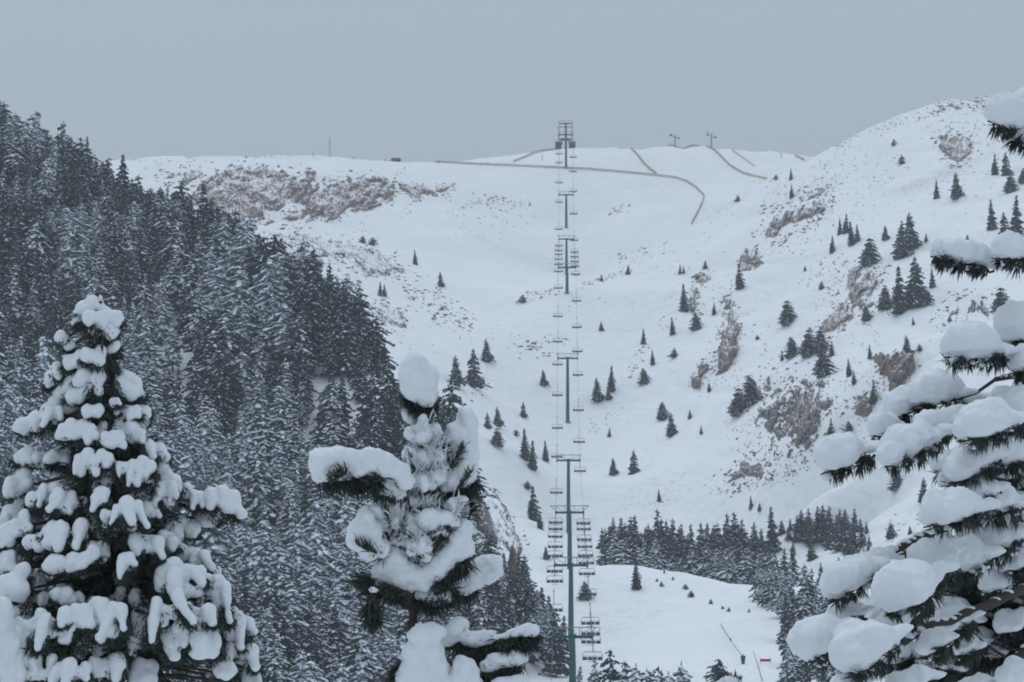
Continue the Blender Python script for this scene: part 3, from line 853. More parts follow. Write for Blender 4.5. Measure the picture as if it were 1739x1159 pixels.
# ------------------------------------------------------------------ rock outcrops
RIMS = []
def outcrop(name, poly, amp, mat, label, cat='rock', strata=25, ls=10., lc=2.2, step=1.35, seed=1, thresh=0.5, soft=0.12, steep=1.0, feather=12.0):
    """a crag grown out of the slope inside an outline; real relief in ledges, sunk into the snow where it ends"""
    poly = np.array(poly, float)
    RIMS.append(poly)
    x0, y0 = poly.min(0) - 3; x1, y1 = poly.max(0) + 3
    gx = np.arange(x0, x1, step); gy = np.arange(y0, y1, step)
    PX, PY = np.meshgrid(gx, gy)
    H = hits(PX.ravel(), PY.ravel(), 320, 1100, 420).reshape(len(gy), len(gx), 3)
    ok = ~np.isnan(H[..., 0])
    # signed distance-like inside measure
    dmin = np.full(PX.shape, 1e9); ins = np.zeros(PX.shape, bool)
    n = len(poly)
    for i in range(n):
        a = poly[i]; b = poly[(i + 1) % n]
        ab = b - a; tt = np.clip(((PX - a[0]) * ab[0] + (PY - a[1]) * ab[1]) / (ab @ ab), 0, 1)
        dd = np.hypot(PX - a[0] - tt * ab[0], PY - a[1] - tt * ab[1])
        dmin = np.minimum(dmin, dd)
        c = ((a[1] > PY) != (b[1] > PY)) & (PX < (b[0] - a[0]) * (PY - a[1]) / (b[1] - a[1] + 1e-9) + a[0])
        ins ^= c
    sd = np.where(ins, dmin, -dmin)
    sc = project(np.nanmean(H[ok], axis=0))[2] / F      # metres per pixel here
    wx = PX * sc; wy = PY * sc
    an = math.radians(strata)
    al = wx * math.cos(an) - wy * math.sin(an); ac = wx * math.sin(an) + wy * math.cos(an)
    wob = 1.5 * fbm(wx / 6, wy / 6, 3, seed + 5)
    band = 1 - np.abs(2 * fbm(al / ls, (ac + wob) / lc, 4, seed, .6) - 1)
    blocks = fbm(al / (ls * .35), ac / (lc * .8), 4, seed + 40, .65)
    big = fbm(wx / 9, wy / 9, 3, seed + 80)
    edge = np.clip(sd / feather, -1, 1)
    h = (0.55 * blocks + 0.45 * big - .5) * 2.3 + 0.55 * edge - (thresh - .32) + 0.5 * (band - 0.75)
    h = np.clip(h / (soft * 1.6), -1.2, 3.0)
    out = np.clip(h, -1.2, 1) * 0.45 + np.clip(h - 0.3, 0, 3) * 0.35 * (0.5 + blocks)
    out = out * amp
    # push towards the valley (camera side) and up: crags overhang the slope a little
    N = np.array([0, -0.82 * steep, 0.57])
    V = H + out[..., None] * N
    jit = (fbm(wx / .8, wy / .8, 2, seed + 200) - .5) * amp * .35
    V[..., 1] -= jit
    V[..., 2] += (fbm(wx / .9 + 50, wy / .7, 2, seed + 300) - .5) * amp * .25
    vid = -np.ones(PX.shape, int)
    use = ok & (sd > -8)
    jump = np.zeros(PX.shape, bool)
    vid[use] = np.arange(use.sum())
    a = vid[:-1, :-1]; b = vid[:-1, 1:]; c = vid[1:, 1:]; d = vid[1:, :-1]
    good = (a >= 0) & (b >= 0) & (c >= 0) & (d >= 0)
    top = out[:-1, :-1] > -0.3 * amp
    far_gap = np.abs(H[:-1, :-1, 1] - H[1:, :-1, 1]) > 40 * sc * step
    good &= top & ~far_gap
    e1 = np.linalg.norm(V[:-1, :-1] - V[1:, :-1], axis=2); e2 = np.linalg.norm(V[:-1, :-1] - V[:-1, 1:], axis=2)
    good &= (e1 < 5 * np.nanmedian(e1)) & (e2 < 5 * np.nanmedian(e2))
    q = np.stack([a[good], d[good], c[good], b[good]], axis=1)
    if len(q) == 0: return None
    vv = V[use]
    base = vv.mean(0)
    usedv = np.unique(q); remap = -np.ones(len(vv), int); remap[usedv] = np.arange(len(usedv))
    me = mesh_np(name, vv[usedv] - base, remap[q], [mat])
    o = link(name, me, None, base)
    tag(o, label, cat)
    return o

outcrop('rock_crag', [(322, 345), (350, 312), (400, 284), (450, 286), (520, 296), (560, 308), (540, 330), (500, 345), (440, 366), (405, 384), (370, 366)], 1.7, M_rock_red,
        'largest reddish crag banded with snow under the left skyline', 'crag', seed=3, thresh=.36, strata=24, soft=.16, feather=22, ls=7, lc=1.6)
outcrop('rock_crag', [(512, 345), (540, 320), (585, 300), (640, 308), (668, 318), (664, 334), (620, 352), (585, 368), (535, 376)], 1.7, M_rock_red,
        'reddish crag right of the largest one, beyond the slanting snow ramp', 'crag', seed=4, thresh=.36, strata=20, soft=.16, feather=20, ls=7, lc=1.6)
outcrop('rock_crag', [(262, 300), (290, 285), (345, 282), (352, 300), (320, 318), (275, 312)], 1.1, M_rock_red, 'small streaky crag at the upper left end of the big reddish crag', 'crag', seed=5, thresh=0.66, strata=30)
outcrop('rock_crag', [(360, 372), (420, 358), (500, 362), (530, 350), (545, 366), (470, 388), (400, 395)], 1.1, M_rock_red, 'low ledge of reddish rock along the foot of the big crag', 'crag', seed=7, thresh=0.61, strata=20)
outcrop('rock_crag', [(674, 312), (700, 308), (730, 318), (764, 316), (758, 330), (720, 336), (700, 334)], 1.0, M_rock_red, 'small broken reddish crag right of the big one', 'crag', seed=9, thresh=0.61, strata=-20)
outcrop('rock_crag', [(448, 405), (500, 398), (550, 402), (590, 405), (640, 425), (690, 455), (688, 470), (640, 472), (590, 450), (555, 445), (535, 456), (500, 440), (460, 432)], 1.5, M_rock,
        'brown crag with a long tail on the lower left bowl', 'crag', seed=11, thresh=.40, strata=-28, soft=.18, feather=16)
outcrop('rock_crag', [(560, 465), (600, 470), (610, 490), (570, 488)], .8, M_rock_red, 'few red stones just above the forest edge', 'rocks', seed=13, thresh=0.64)
outcrop('rock_crag', [(610, 500), (650, 515), (690, 525), (688, 555), (650, 555), (620, 530)], .9, M_rock_red, 'reddish broken rocks between the forest edge and the bowl', 'rocks', seed=15, thresh=0.66, strata=-35)
outcrop('rock_crag', [(690, 480), (725, 490), (770, 510), (795, 545), (770, 560), (730, 535), (700, 510)], .8, M_rock_grey, 'scattered grey rocks on the snow rib below the lone conifer', 'rocks', seed=17, thresh=.74, strata=-35, lc=1.2, ls=4, feather=25, soft=.07)
outcrop('rock_crag', [(1585, 232), (1610, 224), (1650, 232), (1648, 262), (1628, 285), (1605, 275), (1590, 255)], 1.2, M_rock_red, 'reddish crag high on the right mountain', 'crag', seed=19, thresh=0.60, strata=60)
outcrop('rock_crag', [(1292, 395), (1310, 370), (1340, 352), (1375, 345), (1402, 348), (1398, 372), (1360, 392), (1325, 412), (1300, 428)], 1.5, M_rock, 'brown crag in the middle of the right slope', 'crag', seed=21, thresh=.62, strata=55, soft=.14, feather=26)
outcrop('rock_crag', [(1355, 330), (1385, 318), (1412, 322), (1408, 345), (1375, 342)], .8, M_rock_grey, 'dark broken rocks above the brown crag', 'rocks', seed=23, thresh=0.64, strata=35)
outcrop('rock_crag', [(1292, 352), (1320, 345), (1325, 360), (1300, 366)], .8, M_rock_red, 'small dark rock patch left of the brown crag', 'rocks', seed=25, thresh=0.60)
outcrop('boulder', [(1258, 440), (1268, 428), (1285, 430), (1292, 442), (1280, 456), (1264, 458)], 1.7, M_rock, 'round brown boulder below the brown crag', 'boulder', seed=27, thresh=.42, strata=50)
outcrop('boulder', [(1178, 470), (1195, 464), (1210, 468), (1206, 478), (1190, 486), (1180, 482)], 1.4, M_rock_red, 'reddish boulder with snow on top, highest on the middle slope', 'boulder', seed=29, thresh=.42, strata=15)
outcrop('rock_rib', [(1222, 500), (1236, 498), (1252, 530), (1258, 570), (1248, 590), (1228, 585), (1218, 565), (1232, 545)], 1.5, M_rock, 'spiny upright rib of rock on the middle slope', 'rock', seed=31, thresh=.52, strata=70, ls=8)
outcrop('boulder', [(1222, 600), (1232, 580), (1246, 578), (1250, 600), (1238, 625), (1222, 636)], 2.2, M_rock_red, 'smooth reddish slab at the lower end of the rock rib', 'boulder', seed=33, thresh=.12, strata=65)
outcrop('boulder', [(1177, 650), (1184, 622), (1196, 614), (1210, 624), (1202, 642), (1184, 658)], 1.6, M_rock, 'split grey rock below and left of the reddish slab', 'boulder', seed=35, thresh=.46, strata=50)
outcrop('rock_crag', [(1168, 500), (1182, 492), (1190, 520), (1184, 548), (1170, 540), (1162, 525)], 1.1, M_rock, 'short rock streak behind the slanting fir', 'rock', seed=37, thresh=0.59, strata=75)
outcrop('rock_slabs', [(1420, 480), (1440, 450), (1470, 440), (1500, 460), (1492, 520), (1470, 545), (1430, 520), (1412, 500)], 1.5, M_rock, 'tilted brown slabs under the bushy fir', 'rock', seed=39, thresh=.60, strata=55, ls=14, soft=.15, feather=22)
outcrop('rock_crag', [(1388, 560), (1405, 538), (1435, 520), (1445, 540), (1420, 568), (1400, 578)], 1.5, M_rock_red, 'reddish rock step just above the large dark clump', 'rock', seed=41, thresh=0.52, strata=45)
outcrop('boulder', [(1484, 612), (1515, 600), (1548, 605), (1554, 625), (1530, 652), (1512, 666), (1500, 640)], 2.2, M_rock, 'big pale brown boulder on the right slope', 'boulder', seed=43, thresh=.34, strata=45)
outcrop('boulder', [(1452, 690), (1460, 670), (1478, 672), (1482, 690), (1470, 706), (1456, 704)], 1.4, M_rock, 'dark rock left of the topmost laden branch pads', 'boulder', seed=45, thresh=.46, strata=30)
outcrop('rock_slope', [(1262, 690), (1300, 640), (1350, 620), (1400, 640), (1420, 680), (1410, 740), (1370, 780), (1320, 770), (1270, 760), (1250, 730)], .9, M_rock_grey, 'rocky slope speckled with snow, below the dark clumps', 'rocks', seed=47, thresh=.74, strata=65, ls=4, lc=1.2, feather=40, soft=.07)
outcrop('rock_slope', [(1222, 815), (1260, 775), (1340, 780), (1360, 800), (1300, 820), (1240, 838)], .6, M_rock_grey, 'thin scree streaks at the bottom of the speckled rocky slope', 'rocks', seed=49, thresh=.80, strata=40, ls=4, lc=1.0, feather=25, soft=.07)
outcrop('rock_crag', [(796, 655), (818, 645), (832, 655), (822, 670), (802, 672)], .7, M_rock_grey, 'snowy rock at the foot of the tallest bowl conifer', 'rock', seed=51, thresh=0.59)
outcrop('cliff', [(800, 850), (840, 830), (870, 880), (895, 935), (880, 960), (840, 930), (805, 900)], 1.0, M_rock_grey, 'steep snow-plastered rock face at the tip of the forested spur', 'cliff', seed=53, thresh=0.62, strata=-60, ls=5)
outcrop('rock_crag', [(1620, 165), (1690, 162), (1690, 180), (1640, 182), (1590, 190)], .8, M_rock_red, 'faint reddish rocks along the crest of the right mountain', 'rocks', seed=55, thresh=0.70, strata=10)
outcrop('rock_slope', [(1590, 520), (1625, 500), (1690, 500), (1720, 530), (1690, 560), (1640, 550), (1600, 556)], .6, M_rock_grey, 'faint streaks of rock left of the bushy edge fir', 'rocks', seed=57, thresh=.86, strata=70, ls=4, lc=1.0, feather=25, soft=.07)

# rock spire at the tip of the spur (stands free against the snow)
def rock_pillar(px, ytop, ybase, wpx, d, label, seed=1):
    base = P(px, ybase, d); k = d / F
    H = (ybase - ytop) * k + 2.5; W = wpx * k
    r = np.random.default_rng(seed)
    nz, na = 40, 26; V = []
    for i in range(nz):
        t = i / (nz - 1)
        rad = W * .5 * (1 - t) ** .75 * (1.15 - .15 * t) + .03
        cx = 0.10 * W * math.sin(t * 3) + (t - .3) * W * .18
        for a in range(na):
            an = 6.283 * a / na
            rr = rad * (0.45 + 1.1 * float(fbm(np.array([math.cos(an) * 2.4 + 5 + seed]), np.array([t * 12 + math.sin(an) * 2.4]), 4, seed, .65)[0]))
            V.append((cx + rr * math.cos(an), rr * .8 * math.sin(an), -2.5 + t * H))
    f = []
    for i in range(nz - 1):
        for a in range(na):
            f.append((i * na + a, i * na + (a + 1) % na, (i + 1) * na + (a + 1) % na, (i + 1) * na + a))
    me = mesh_np('rock_spire', V, np.array(f), [M_spire])
    return tag(link('rock_spire', me, None, base), label, 'rock')
rock_pillar(864, 926, 1012, 40, 376, 'brown pointed rock spire behind the right limb of the middle pine', 3)

# loose stones and grass tufts that prick the snow, uncountable
def stones(name, regions, label, mat, seed=5):
    r = np.random.default_rng(seed)
    px = []; py = []; sz = []
    for (x0, y0, x1, y1, w, n, s) in regions:
        n = int(n * 1.6); s = s * 1.1
        t = r.uniform(0, 1, n) ; off = r.normal(0, w * .4, n); j = r.normal(0, 6, n)
        L = math.hypot(x1 - x0, y1 - y0) + 1e-6
        nx, ny_ = -(y1 - y0) / L, (x1 - x0) / L
        px += list(x0 + (x1 - x0) * t + nx * off + j); py += list(y0 + (y1 - y0) * t + ny_ * off + r.normal(0, 1, n))
        sz += list(s * r.uniform(.35, 1, n) ** 1.5)
    for pl in RIMS:
        c0 = pl.mean(0)
        for a_, b_ in zip(pl, np.roll(pl, -1, axis=0)):
            for _ in range(int(np.hypot(*(b_ - a_)) * (.25 if c0[0] < 900 else .5))):
                t = r.uniform(); q = a_ + (b_ - a_) * t; q = c0 + (q - c0) * r.uniform(.7, 1.28) + r.normal(0, 3, 2)
                px.append(q[0]); py.append(q[1]); sz.append(6.5 * r.uniform(.25, 1) ** 1.4)
    H = hits(px, py, 300, 1200, 500)
    V = []; Fc = []; n = 0
    for q, s in zip(H, sz):
        if np.isnan(q[0]): continue
        d = project(q)[2]; k = d / F
        v = ICO_V * (1 + .35 * r.uniform(-1, 1, (12, 1))) * np.array([s * r.uniform(.8, 2.0), s, s * r.uniform(.4, .9)]) * k * .5
        an = r.uniform(-.8, .8)
        ca, sa = math.cos(an), math.sin(an)
        v = np.c_[v[:, 0] * ca - v[:, 2] * sa, v[:, 1], v[:, 0] * sa + v[:, 2] * ca]
        V.append(v + q); Fc.append(ICO_F + n); n += 12
    me = mesh_np(name, np.concatenate(V), np.concatenate(Fc), [mat])
    return tag(link(name, me), label, 'rocks', None, 'stuff')
M_stone = rock_mat('stone', (0.13, 0.115, 0.115), (0.24, 0.19, 0.18), 0.80)
stones('scattered_stones', [
    (680, 330, 770, 325, 22, 40, 5), (790, 345, 860, 338, 14, 30, 5), (830, 350, 900, 345, 12, 30, 4), (760, 365, 900, 375, 40, 50, 3.2), (640, 340, 700, 360, 30, 25, 3.5), (700, 395, 860, 400, 40, 30, 2.2),
    (240, 285, 340, 272, 20, 40, 3), (1030, 365, 1075, 345, 8, 22, 4), (1045, 440, 1140, 420, 12, 40, 4), (990, 485, 1070, 460, 6, 40, 4), (890, 510, 960, 490, 10, 26, 4), (900, 500, 930, 492, 10, 12, 5),
    (880, 600, 960, 570, 26, 26, 5), (900, 590, 935, 600, 12, 12, 6), (660, 575, 900, 565, 40, 50, 3), (720, 610, 830, 640, 40, 20, 3), (735, 520, 800, 560, 30, 60, 5), (690, 500, 740, 500, 30, 40, 4.5),
    (560, 480, 680, 560, 30, 70, 5), (600, 440, 690, 470, 30, 60, 4), (540, 455, 600, 475, 14, 30, 4),
    (1100, 590, 1065, 640, 8, 16, 5), (1110, 560, 1150, 540, 12, 14, 3), (1150, 500, 1260, 480, 40, 40, 3), (1270, 530, 1300, 600, 20, 16, 4), (1240, 560, 1215, 620, 30, 30, 5),
    (1120, 480, 1250, 360, 40, 40, 2.5), (1400, 260, 1480, 215, 14, 60, 3), (1480, 220, 1640, 170, 16, 110, 3.2), (1560, 210, 1720, 190, 40, 90, 3), (1600, 250, 1720, 240, 50, 70, 4.2), (1380, 290, 1520, 290, 50, 80, 3.2),
    (1390, 340, 1560, 300, 60, 70, 3), (1290, 330, 1420, 320, 30, 60, 4), (1560, 330, 1739, 300, 60, 60, 3), (1430, 350, 1500, 400, 60, 40, 2.5), (1300, 420, 1420, 400, 40, 50, 3.5), (1350, 380, 1420, 350, 40, 60, 4),
    (1360, 480, 1440, 440, 30, 40, 4), (1480, 440, 1500, 540, 30, 40, 4), (1440, 560, 1500, 560, 40, 20, 3), (1250, 680, 1420, 660, 90, 150, 4.5), (1260, 760, 1400, 740, 60, 90, 4), (1200, 840, 1350, 790, 26, 60, 3.5),
    (1180, 660, 1260, 640, 30, 24, 3), (1480, 700, 1440, 780, 30, 30, 3.5), (1500, 660, 1470, 680, 30, 20, 5), (1590, 560, 1700, 510, 50, 40, 3), (1430, 640, 1500, 640, 60, 40, 3), (1600, 420, 1739, 430, 60, 30, 2.5),
    (1000, 730, 1060, 700, 24, 24, 3), (1070, 860, 1140, 850, 10, 10, 3), (1020, 500, 960, 520, 20, 16, 3), (560, 300, 690, 300, 18, 60, 3), (300, 330, 640, 390, 30, 60, 3), (870, 460, 990, 400, 60, 30, 1.8),
    (1240, 250, 1340, 262, 3, 30, 2.2), (420, 268, 640, 268, 2, 40, 2.2), (640, 270, 870, 279, 2, 30, 2.5), (1540, 800, 1640, 780, 60, 20, 2.2), (1390, 560, 1400, 470, 30, 20, 3), (1490, 910, 1560, 880, 40, 20, 4),
], 'loose dark stones and grass tufts pricking through the snow of the slopes', M_stone)

# ------------------------------------------------------------------ snow fences on the top of the slope
def path_pts(pix, sp_m=3.0):
    out = []
    P0 = []
    for (x, y) in pix:
        P0.append((x, y))
    P0 = np.array(P0, float)
    seg = np.r_[0, np.cumsum(np.hypot(*np.diff(P0, axis=0).T))]
    nn = max(2, int(seg[-1] / 3.0))
    tt = np.linspace(0, seg[-1], nn)
    xs = np.interp(tt, seg, P0[:, 0]); ys = np.interp(tt, seg, P0[:, 1])
    H = hits(xs, ys, 600, 1250, 900)
    H2 = []
    last = None
    for q, x, y in zip(H, xs, ys):
        if np.isnan(q[0]):
            if last is None: continue
            d = project(last)[2]; q = P(x, y, d); q[2] = Gz(q[0], q[1])
        H2.append(q); last = q
    return np.array(H2)
def fence(pix, label, h=1.25, rails=4):
    q = path_pts(pix)
    root = empty('snow_fence', q[0])
    tag(root, label, 'fence', 'wooden snow fences')
    b = MB()
    for k in range(rails):
        z = 0.12 + (h - .18) * k / (rails - 1)
        for a, c in zip(q[:-1], q[1:]):
            v = c - a; L = np.linalg.norm(v)
            if L > 25 or L < .05: continue
            t = v / L; s = np.cross(t, [0, 0, 1]); s /= np.linalg.norm(s) + 1e-9; u = np.cross(s, t)
            M = np.array([t, s, u]).T
            b.box((a + c) / 2 + np.array([0, 0, z]) - q[0], (L, .04, h / rails * .62), M)
    b.obj('rails', M_wood, root)
    b2 = MB()
    for a in q[::2]:
        b2.box(a - q[0] + np.array([0, -.08, h / 2 - .1]), (.1, .1, h + .2))
    o = b2.obj('posts', M_wood, root)
    return root
fence([(640, 271), (700, 274), (780, 279), (870, 283), (940, 286), (1000, 289), (1060, 294), (1110, 299), (1145, 303), (1165, 309), (1182, 320), (1196, 334)], 'longest brown snow fence sweeping from the skyline to its sharp right corner', .8)
fence([(1196, 334), (1192, 347), (1184, 364), (1174, 382)], 'short end of fence running down from the sharp corner', .8)
fence([(872, 276), (890, 269), (905, 262), (925, 257), (944, 255)], 'brown fence curving up to the top station from the left', .75)
fence([(1050, 251), (1070, 253), (1080, 262), (1090, 275), (1102, 288), (1115, 297)], 'fence dropping from the skyline to join the longest fence', .95)
fence([(1093, 249.5), (1130, 249), (1160, 249), (1188, 249.5)], 'straight fence along the skyline between the two small lift masts', .75)
fence([(1200, 250), (1213, 256), (1225, 268), (1240, 283), (1262, 296), (1280, 301), (1305, 306)], 'S-curved fence running down right from the second small lift mast', .8)
fence([(1243, 256), (1260, 268), (1282, 284)], 'thin faint fence right of the S-curved one', .5, 2)
fence([(1350, 266), (1362, 272), (1373, 279)], 'short brown piece of fence at the saddle', .9)

# ------------------------------------------------------------------ the chairlift
def liftX(d): return 7.2 + (d - 345) * 0.0174
# crossarm pixel row, base pixel row, depth
PY_ = [(1078, 1170, 345), (957, 1097, 415), (868, 984, 490), (780, 908, 592), (607, 717, 685), (453, 495, 770), (405, 467, 880), (330, 387, 935), (228, 283, 1000), (209, 256, 1050)]
GA = 2.35
tower_labels = ['nearest lift mast, its foot behind the tree tops at the bottom edge', 'second lift mast from below, in the thick of the low chair cluster', 'third lift mast from below, with a wide trapezoid frame on top',
                'fourth lift mast from below, thin above the trapezoid-topped one', 'free-standing lift mast on open snow in the middle of the line', 'short lift mast at the lower edge of the upper chair cluster',
                'lift mast rising from the upper chair cluster', 'lift mast between the upper chair cluster and the long fence', 'lift mast on the skyline in front of the top station', 'last lift mast, beside the top station']
ropeC = []
for i, (ya, yb, d) in enumerate(PY_):
    X = liftX(d)
    top = P(869.5 + F * X / d, ya, d)
    gz = float(Gz(top[0], top[1]))
    hgt = top[2] - gz
    ropeC.append(np.array([top[0], top[1], top[2]]))
    root = empty('lift_mast', (top[0], top[1], gz))
    tag(root, tower_labels[i], 'lift mast', 'masts of the chairlift')
    b = MB(); b.tube([(0, 0, -.6), (0, 0, .1), (0, 0, hgt * .5), (0, 0, hgt - .1)], [.46, .44, .38, .30], 12); b.obj('mast', M_green, root, True)
    b = MB(); b.tube([(0, 0, -.5), (0, 0, .18)], [.75, .75], 12); b.obj('footing', M_grey, root, True)
    b = MB(); b.box((0, 0, hgt - .28), (2 * GA + .2, .34, .36)); b.box((0, 0, hgt - .02), (.9, .5, .14)); b.obj('crossarm', M_green, root)
    for s in (-1, 1):
        m = MB()
        m.box((s * GA, 0, hgt - .55), (.12, 3.0, .18)); m.box((s * GA, 0, hgt - .4), (.22, .5, .4))
        o = m.obj('sheave_train', M_dark, root)
        for k in range(6):
            w = MB(); yk = -1.3 + k * .52
            w.tube([(s * GA - .06, yk, hgt - .22), (s * GA + .06, yk, hgt - .22)], [.19, .19], 10)
            w.obj('sheave', M_dark, o)
    f = MB(); w1 = GA + (.9 if i == 2 else .35); zt = hgt + .85
    f.tube([(-w1, 0, zt), (w1, 0, zt)], .07, 6)
    for s in (-1, 1):
        f.tube([(s * w1, 0, zt), (s * (GA - .35), 0, hgt - .2)], .06, 6)
        f.tube([(s * .8, 0, zt), (s * .8, 0, hgt - .2)], .05, 6)
        f.tube([(s * .8, 0, hgt - .2), (s * w1 * .85, 0, zt)], .035, 5)
    f.obj('lifting_frame', M_grey, root)
    l = MB()
    for s in (-1, 1): l.tube([(s * .16, -.5, .5), (s * .16, -.42, hgt - .5)], .03, 5)
    for k in range(int(hgt / .6)): l.tube([(-.16, -.5, .6 + k * .6), (.16, -.5, .6 + k * .6)], .02, 4)
    l.obj('ladder', M_grey, root)
# rope with slight sag between masts; first point comes from the valley below the frame
ropeC = [np.array([liftX(250), 250.0, P(0, 1215, 250)[2]])] + ropeC
ropeC.append(ropeC[-1] + np.array([.8, 40, -1.0]))
fine = []
for a, c in zip(ropeC[:-1], ropeC[1:]):
    L = np.linalg.norm(c - a)
    for k in range(12):
        t = k / 12
        p = a + (c - a) * t; p = p.copy(); p[2] -= 4 * t * (1 - t) * L * L * 0.00008
        fine.append(p)
fine.append(ropeC[-1]); fine = np.array(fine)
fine[:, 2] += -.02
rp = MB()
for s in (-1, 1):
    rp.tube([p + np.array([s * GA, 0, 0]) for p in fine], .02, 4)
tag(rp.obj('haul_rope', M_rope), 'thin steel haul rope of the chairlift running over all the masts', 'cable')

def chair_proto(loc, rz, label):
    root = empty('lift_chair', loc, rz)
    tag(root, label, 'lift chair', 'chairs of the chairlift')
    W = 1.15
    b = MB(); b.box((0, 0, -.05), (.16, .5, .2)); b.obj('grip', M_dark, root)
    b = MB(); b.tube([(0, 0, 0), (0, -.12, -.5), (0, -.15, -1.2), (0, -.1, -1.75)], .05, 6); b.obj('hanger', M_grey, root, True)
    b = MB()
    b.tube([(-W, .25, -2.75), (-W, -.2, -2.72), (-W, -.28, -2.1), (-W + .12, -.2, -1.78), (W - .12, -.2, -1.78), (W, -.28, -2.1), (W, -.2, -2.72), (W, .25, -2.75)], .045, 6)
    b.obj('frame', M_grey, root, True)
    b = MB()
    for k in range(4):
        x = -W + .28 + k * (2 * W - .56) / 3
        b.box((x, 0.0, -2.7), (.52, .5, .09))
    b.obj('seat', M_dark, root)
    b = MB()
    for k in range(4):
        x = -W + .28 + k * (2 * W - .56) / 3
        b.box((x, -.27, -2.52), (.50, .07, .30))
    b.obj('backrest', M_dark, root)
    b = MB(); b.tube([(-W, -.2, -2.25), (-W, .45, -2.3), (W, .45, -2.3), (W, -.2, -2.25)], .025, 5); b.tube([(0, .45, -2.3), (0, .5, -2.95)], .025, 5)
    b.tube([(-.5, .5, -2.95), (.5, .5, -2.95)], .03, 5); b.obj('safety_bar', M_grey, root)
    return root
def copy_tree(o, parent=None):
    c = o.copy(); C.objects.link(c); c.parent = parent
    for ch in list(o.children): copy_tree(ch, c)
    return c
arc = np.r_[0, np.cumsum(np.linalg.norm(np.diff(fine, axis=0), axis=1))]
def rope_at_py(py_target, s):
    """arc position where a chair seat shows at this photo row"""
    ss = np.linspace(0, arc[-1], 3000)
    pts_ = np.c_[np.interp(ss, arc, fine[:, 0]), np.interp(ss, arc, fine[:, 1]), np.interp(ss, arc, fine[:, 2])]
    pr = np.array([project(p - np.array([0, 0, 2.65]))[1] for p in pts_])
    return ss[np.argmin(np.abs(pr - py_target))]
left_y = [1140, 1103, 1076, 1038, 989, 972, 946, 930, 913, 900, 889, 838, 777, 728, 672, 620, 581, 538, 490, 462, 450, 441, 433, 426, 418, 390, 344, 311, 277, 262, 245]
right_y = [1120, 1092, 1078, 1060, 1011, 976, 958, 945, 930, 918, 900, 890, 801, 752, 698, 638, 598, 557, 512, 467, 453, 445, 437, 429, 409, 364, 326, 292, 268, 250]
first = None
for s, ys, side in ((-1, left_y, 'left'), (1, right_y, 'right')):
    for i, y in enumerate(ys):
        t = rope_at_py(y, s)
        p = np.array([np.interp(t, arc, fine[:, k]) for k in range(3)]) + np.array([s * GA, 0, 0])
        # name the chair by what is next to it
        if y > 1000: w = 'low over the bottom of the line'
        elif y > 870: w = 'in the low chair cluster'
        elif y > 600: w = 'above the trapezoid-topped mast'
        elif y > 470: w = 'above the free-standing mast'
        elif y > 400: w = 'in the upper chair cluster'
        else: w = 'high up near the skyline and the long fence'
        n_in = sum(1 for z in ys[:i] if (z > 1000) == (y > 1000) and (z > 870) == (y > 870) and (z > 600) == (y > 600) and (z > 470) == (y > 470) and (z > 400) == (y > 400))
        ordn = ['lowest', 'second lowest', 'third lowest', 'fourth lowest', 'fifth lowest', 'sixth lowest', 'seventh lowest', 'eighth lowest', 'ninth lowest'][n_in]
        lab = '%s chair on the %s rope %s' % (ordn, side, w)
        rz = 0 if s > 0 else math.pi
        if first is None:
            first = chair_proto(p, rz, lab); ch = first
        else:
            ch = copy_tree(first)
            ch['label'] = lab
        ch.location = Vector(p.tolist()); ch.rotation_euler = (0, random.uniform(-.02, .02), rz + random.uniform(-.04, .04))

# top station
q = P(960, 254, 1062); q[2] = Gz(q[0], q[1])
st = empty('lift_station', q); tag(st, 'top station of the chairlift on the skyline, brown cabins under grey beams', 'lift station')
for s in (-1, 1):
    b = MB(); b.box((s * 2.5, 0, 1.6), (2.3, 4, 3.6)); c = b.obj('cabin', M_brown, st)
    b = MB(); b.box((s * 2.5, 0, 3.55), (2.8, 4.6, .3)); b.obj('roof', M_snow_shaded, c)
    b = MB(); b.box((s * 2.5, -2.02, 2.0), (1.4, .05, .9)); b.obj('window', M_dark, c)
for s in (-1, 0, 1):
    b = MB(); b.box((s * 2.4, 1.5, 4.5), (.22, .22, 9.5)); b.obj('post', M_grey, st)
b = MB(); b.box((0, 1.5, 9.3), (6.0, .3, .3)); b.box((0, 1.5, 6.4), (5.6, .25, .3)); b.obj('beam', M_grey, st)
b = MB(); b.tube([(0, 0, 4.3), (0, 0, 4.6)], [2.3, 2.3], 20); b.obj('bullwheel', M_dark, st)

# small T-bar lift masts on the skyline
for (x, yb, h, lab, dirn) in [(1146, 251, 20, 'left small T-shaped lift mast on the skyline above the straight fence', 1), (1208, 252, 26, 'right small T-shaped lift mast on the skyline at the head of the S-curved fence', 1)]:
    q = P(x, yb, 1062); q[2] = Gz(q[0], q[1]); k = 1062 / F; H = h * k + .8
    r = empty('drag_lift_mast', q); tag(r, lab, 'lift mast', 'small masts on the skyline')
    b = MB(); b.tube([(0, 0, -1), (.15, 0, H * .95)], [.26, .2], 8); b.obj('mast', M_grey, r)
    b = MB(); b.box((0, 0, H * .78), (3.4, .25, .22), Euler((0, .35, 0)).to_matrix()); b.obj('crossarm', M_grey, r)
    for s in (-1, 1):
        b = MB(); b.box((s * 1.5, 0, H * .78 - s * .5 + (.1)), (.55, 1.2, .5)); b.obj('sheave_train', M_dark, r)
    b = MB(); b.box((-1.2, 0, H), (.9, .3, .25)); b.obj('lamp', M_grey, r)
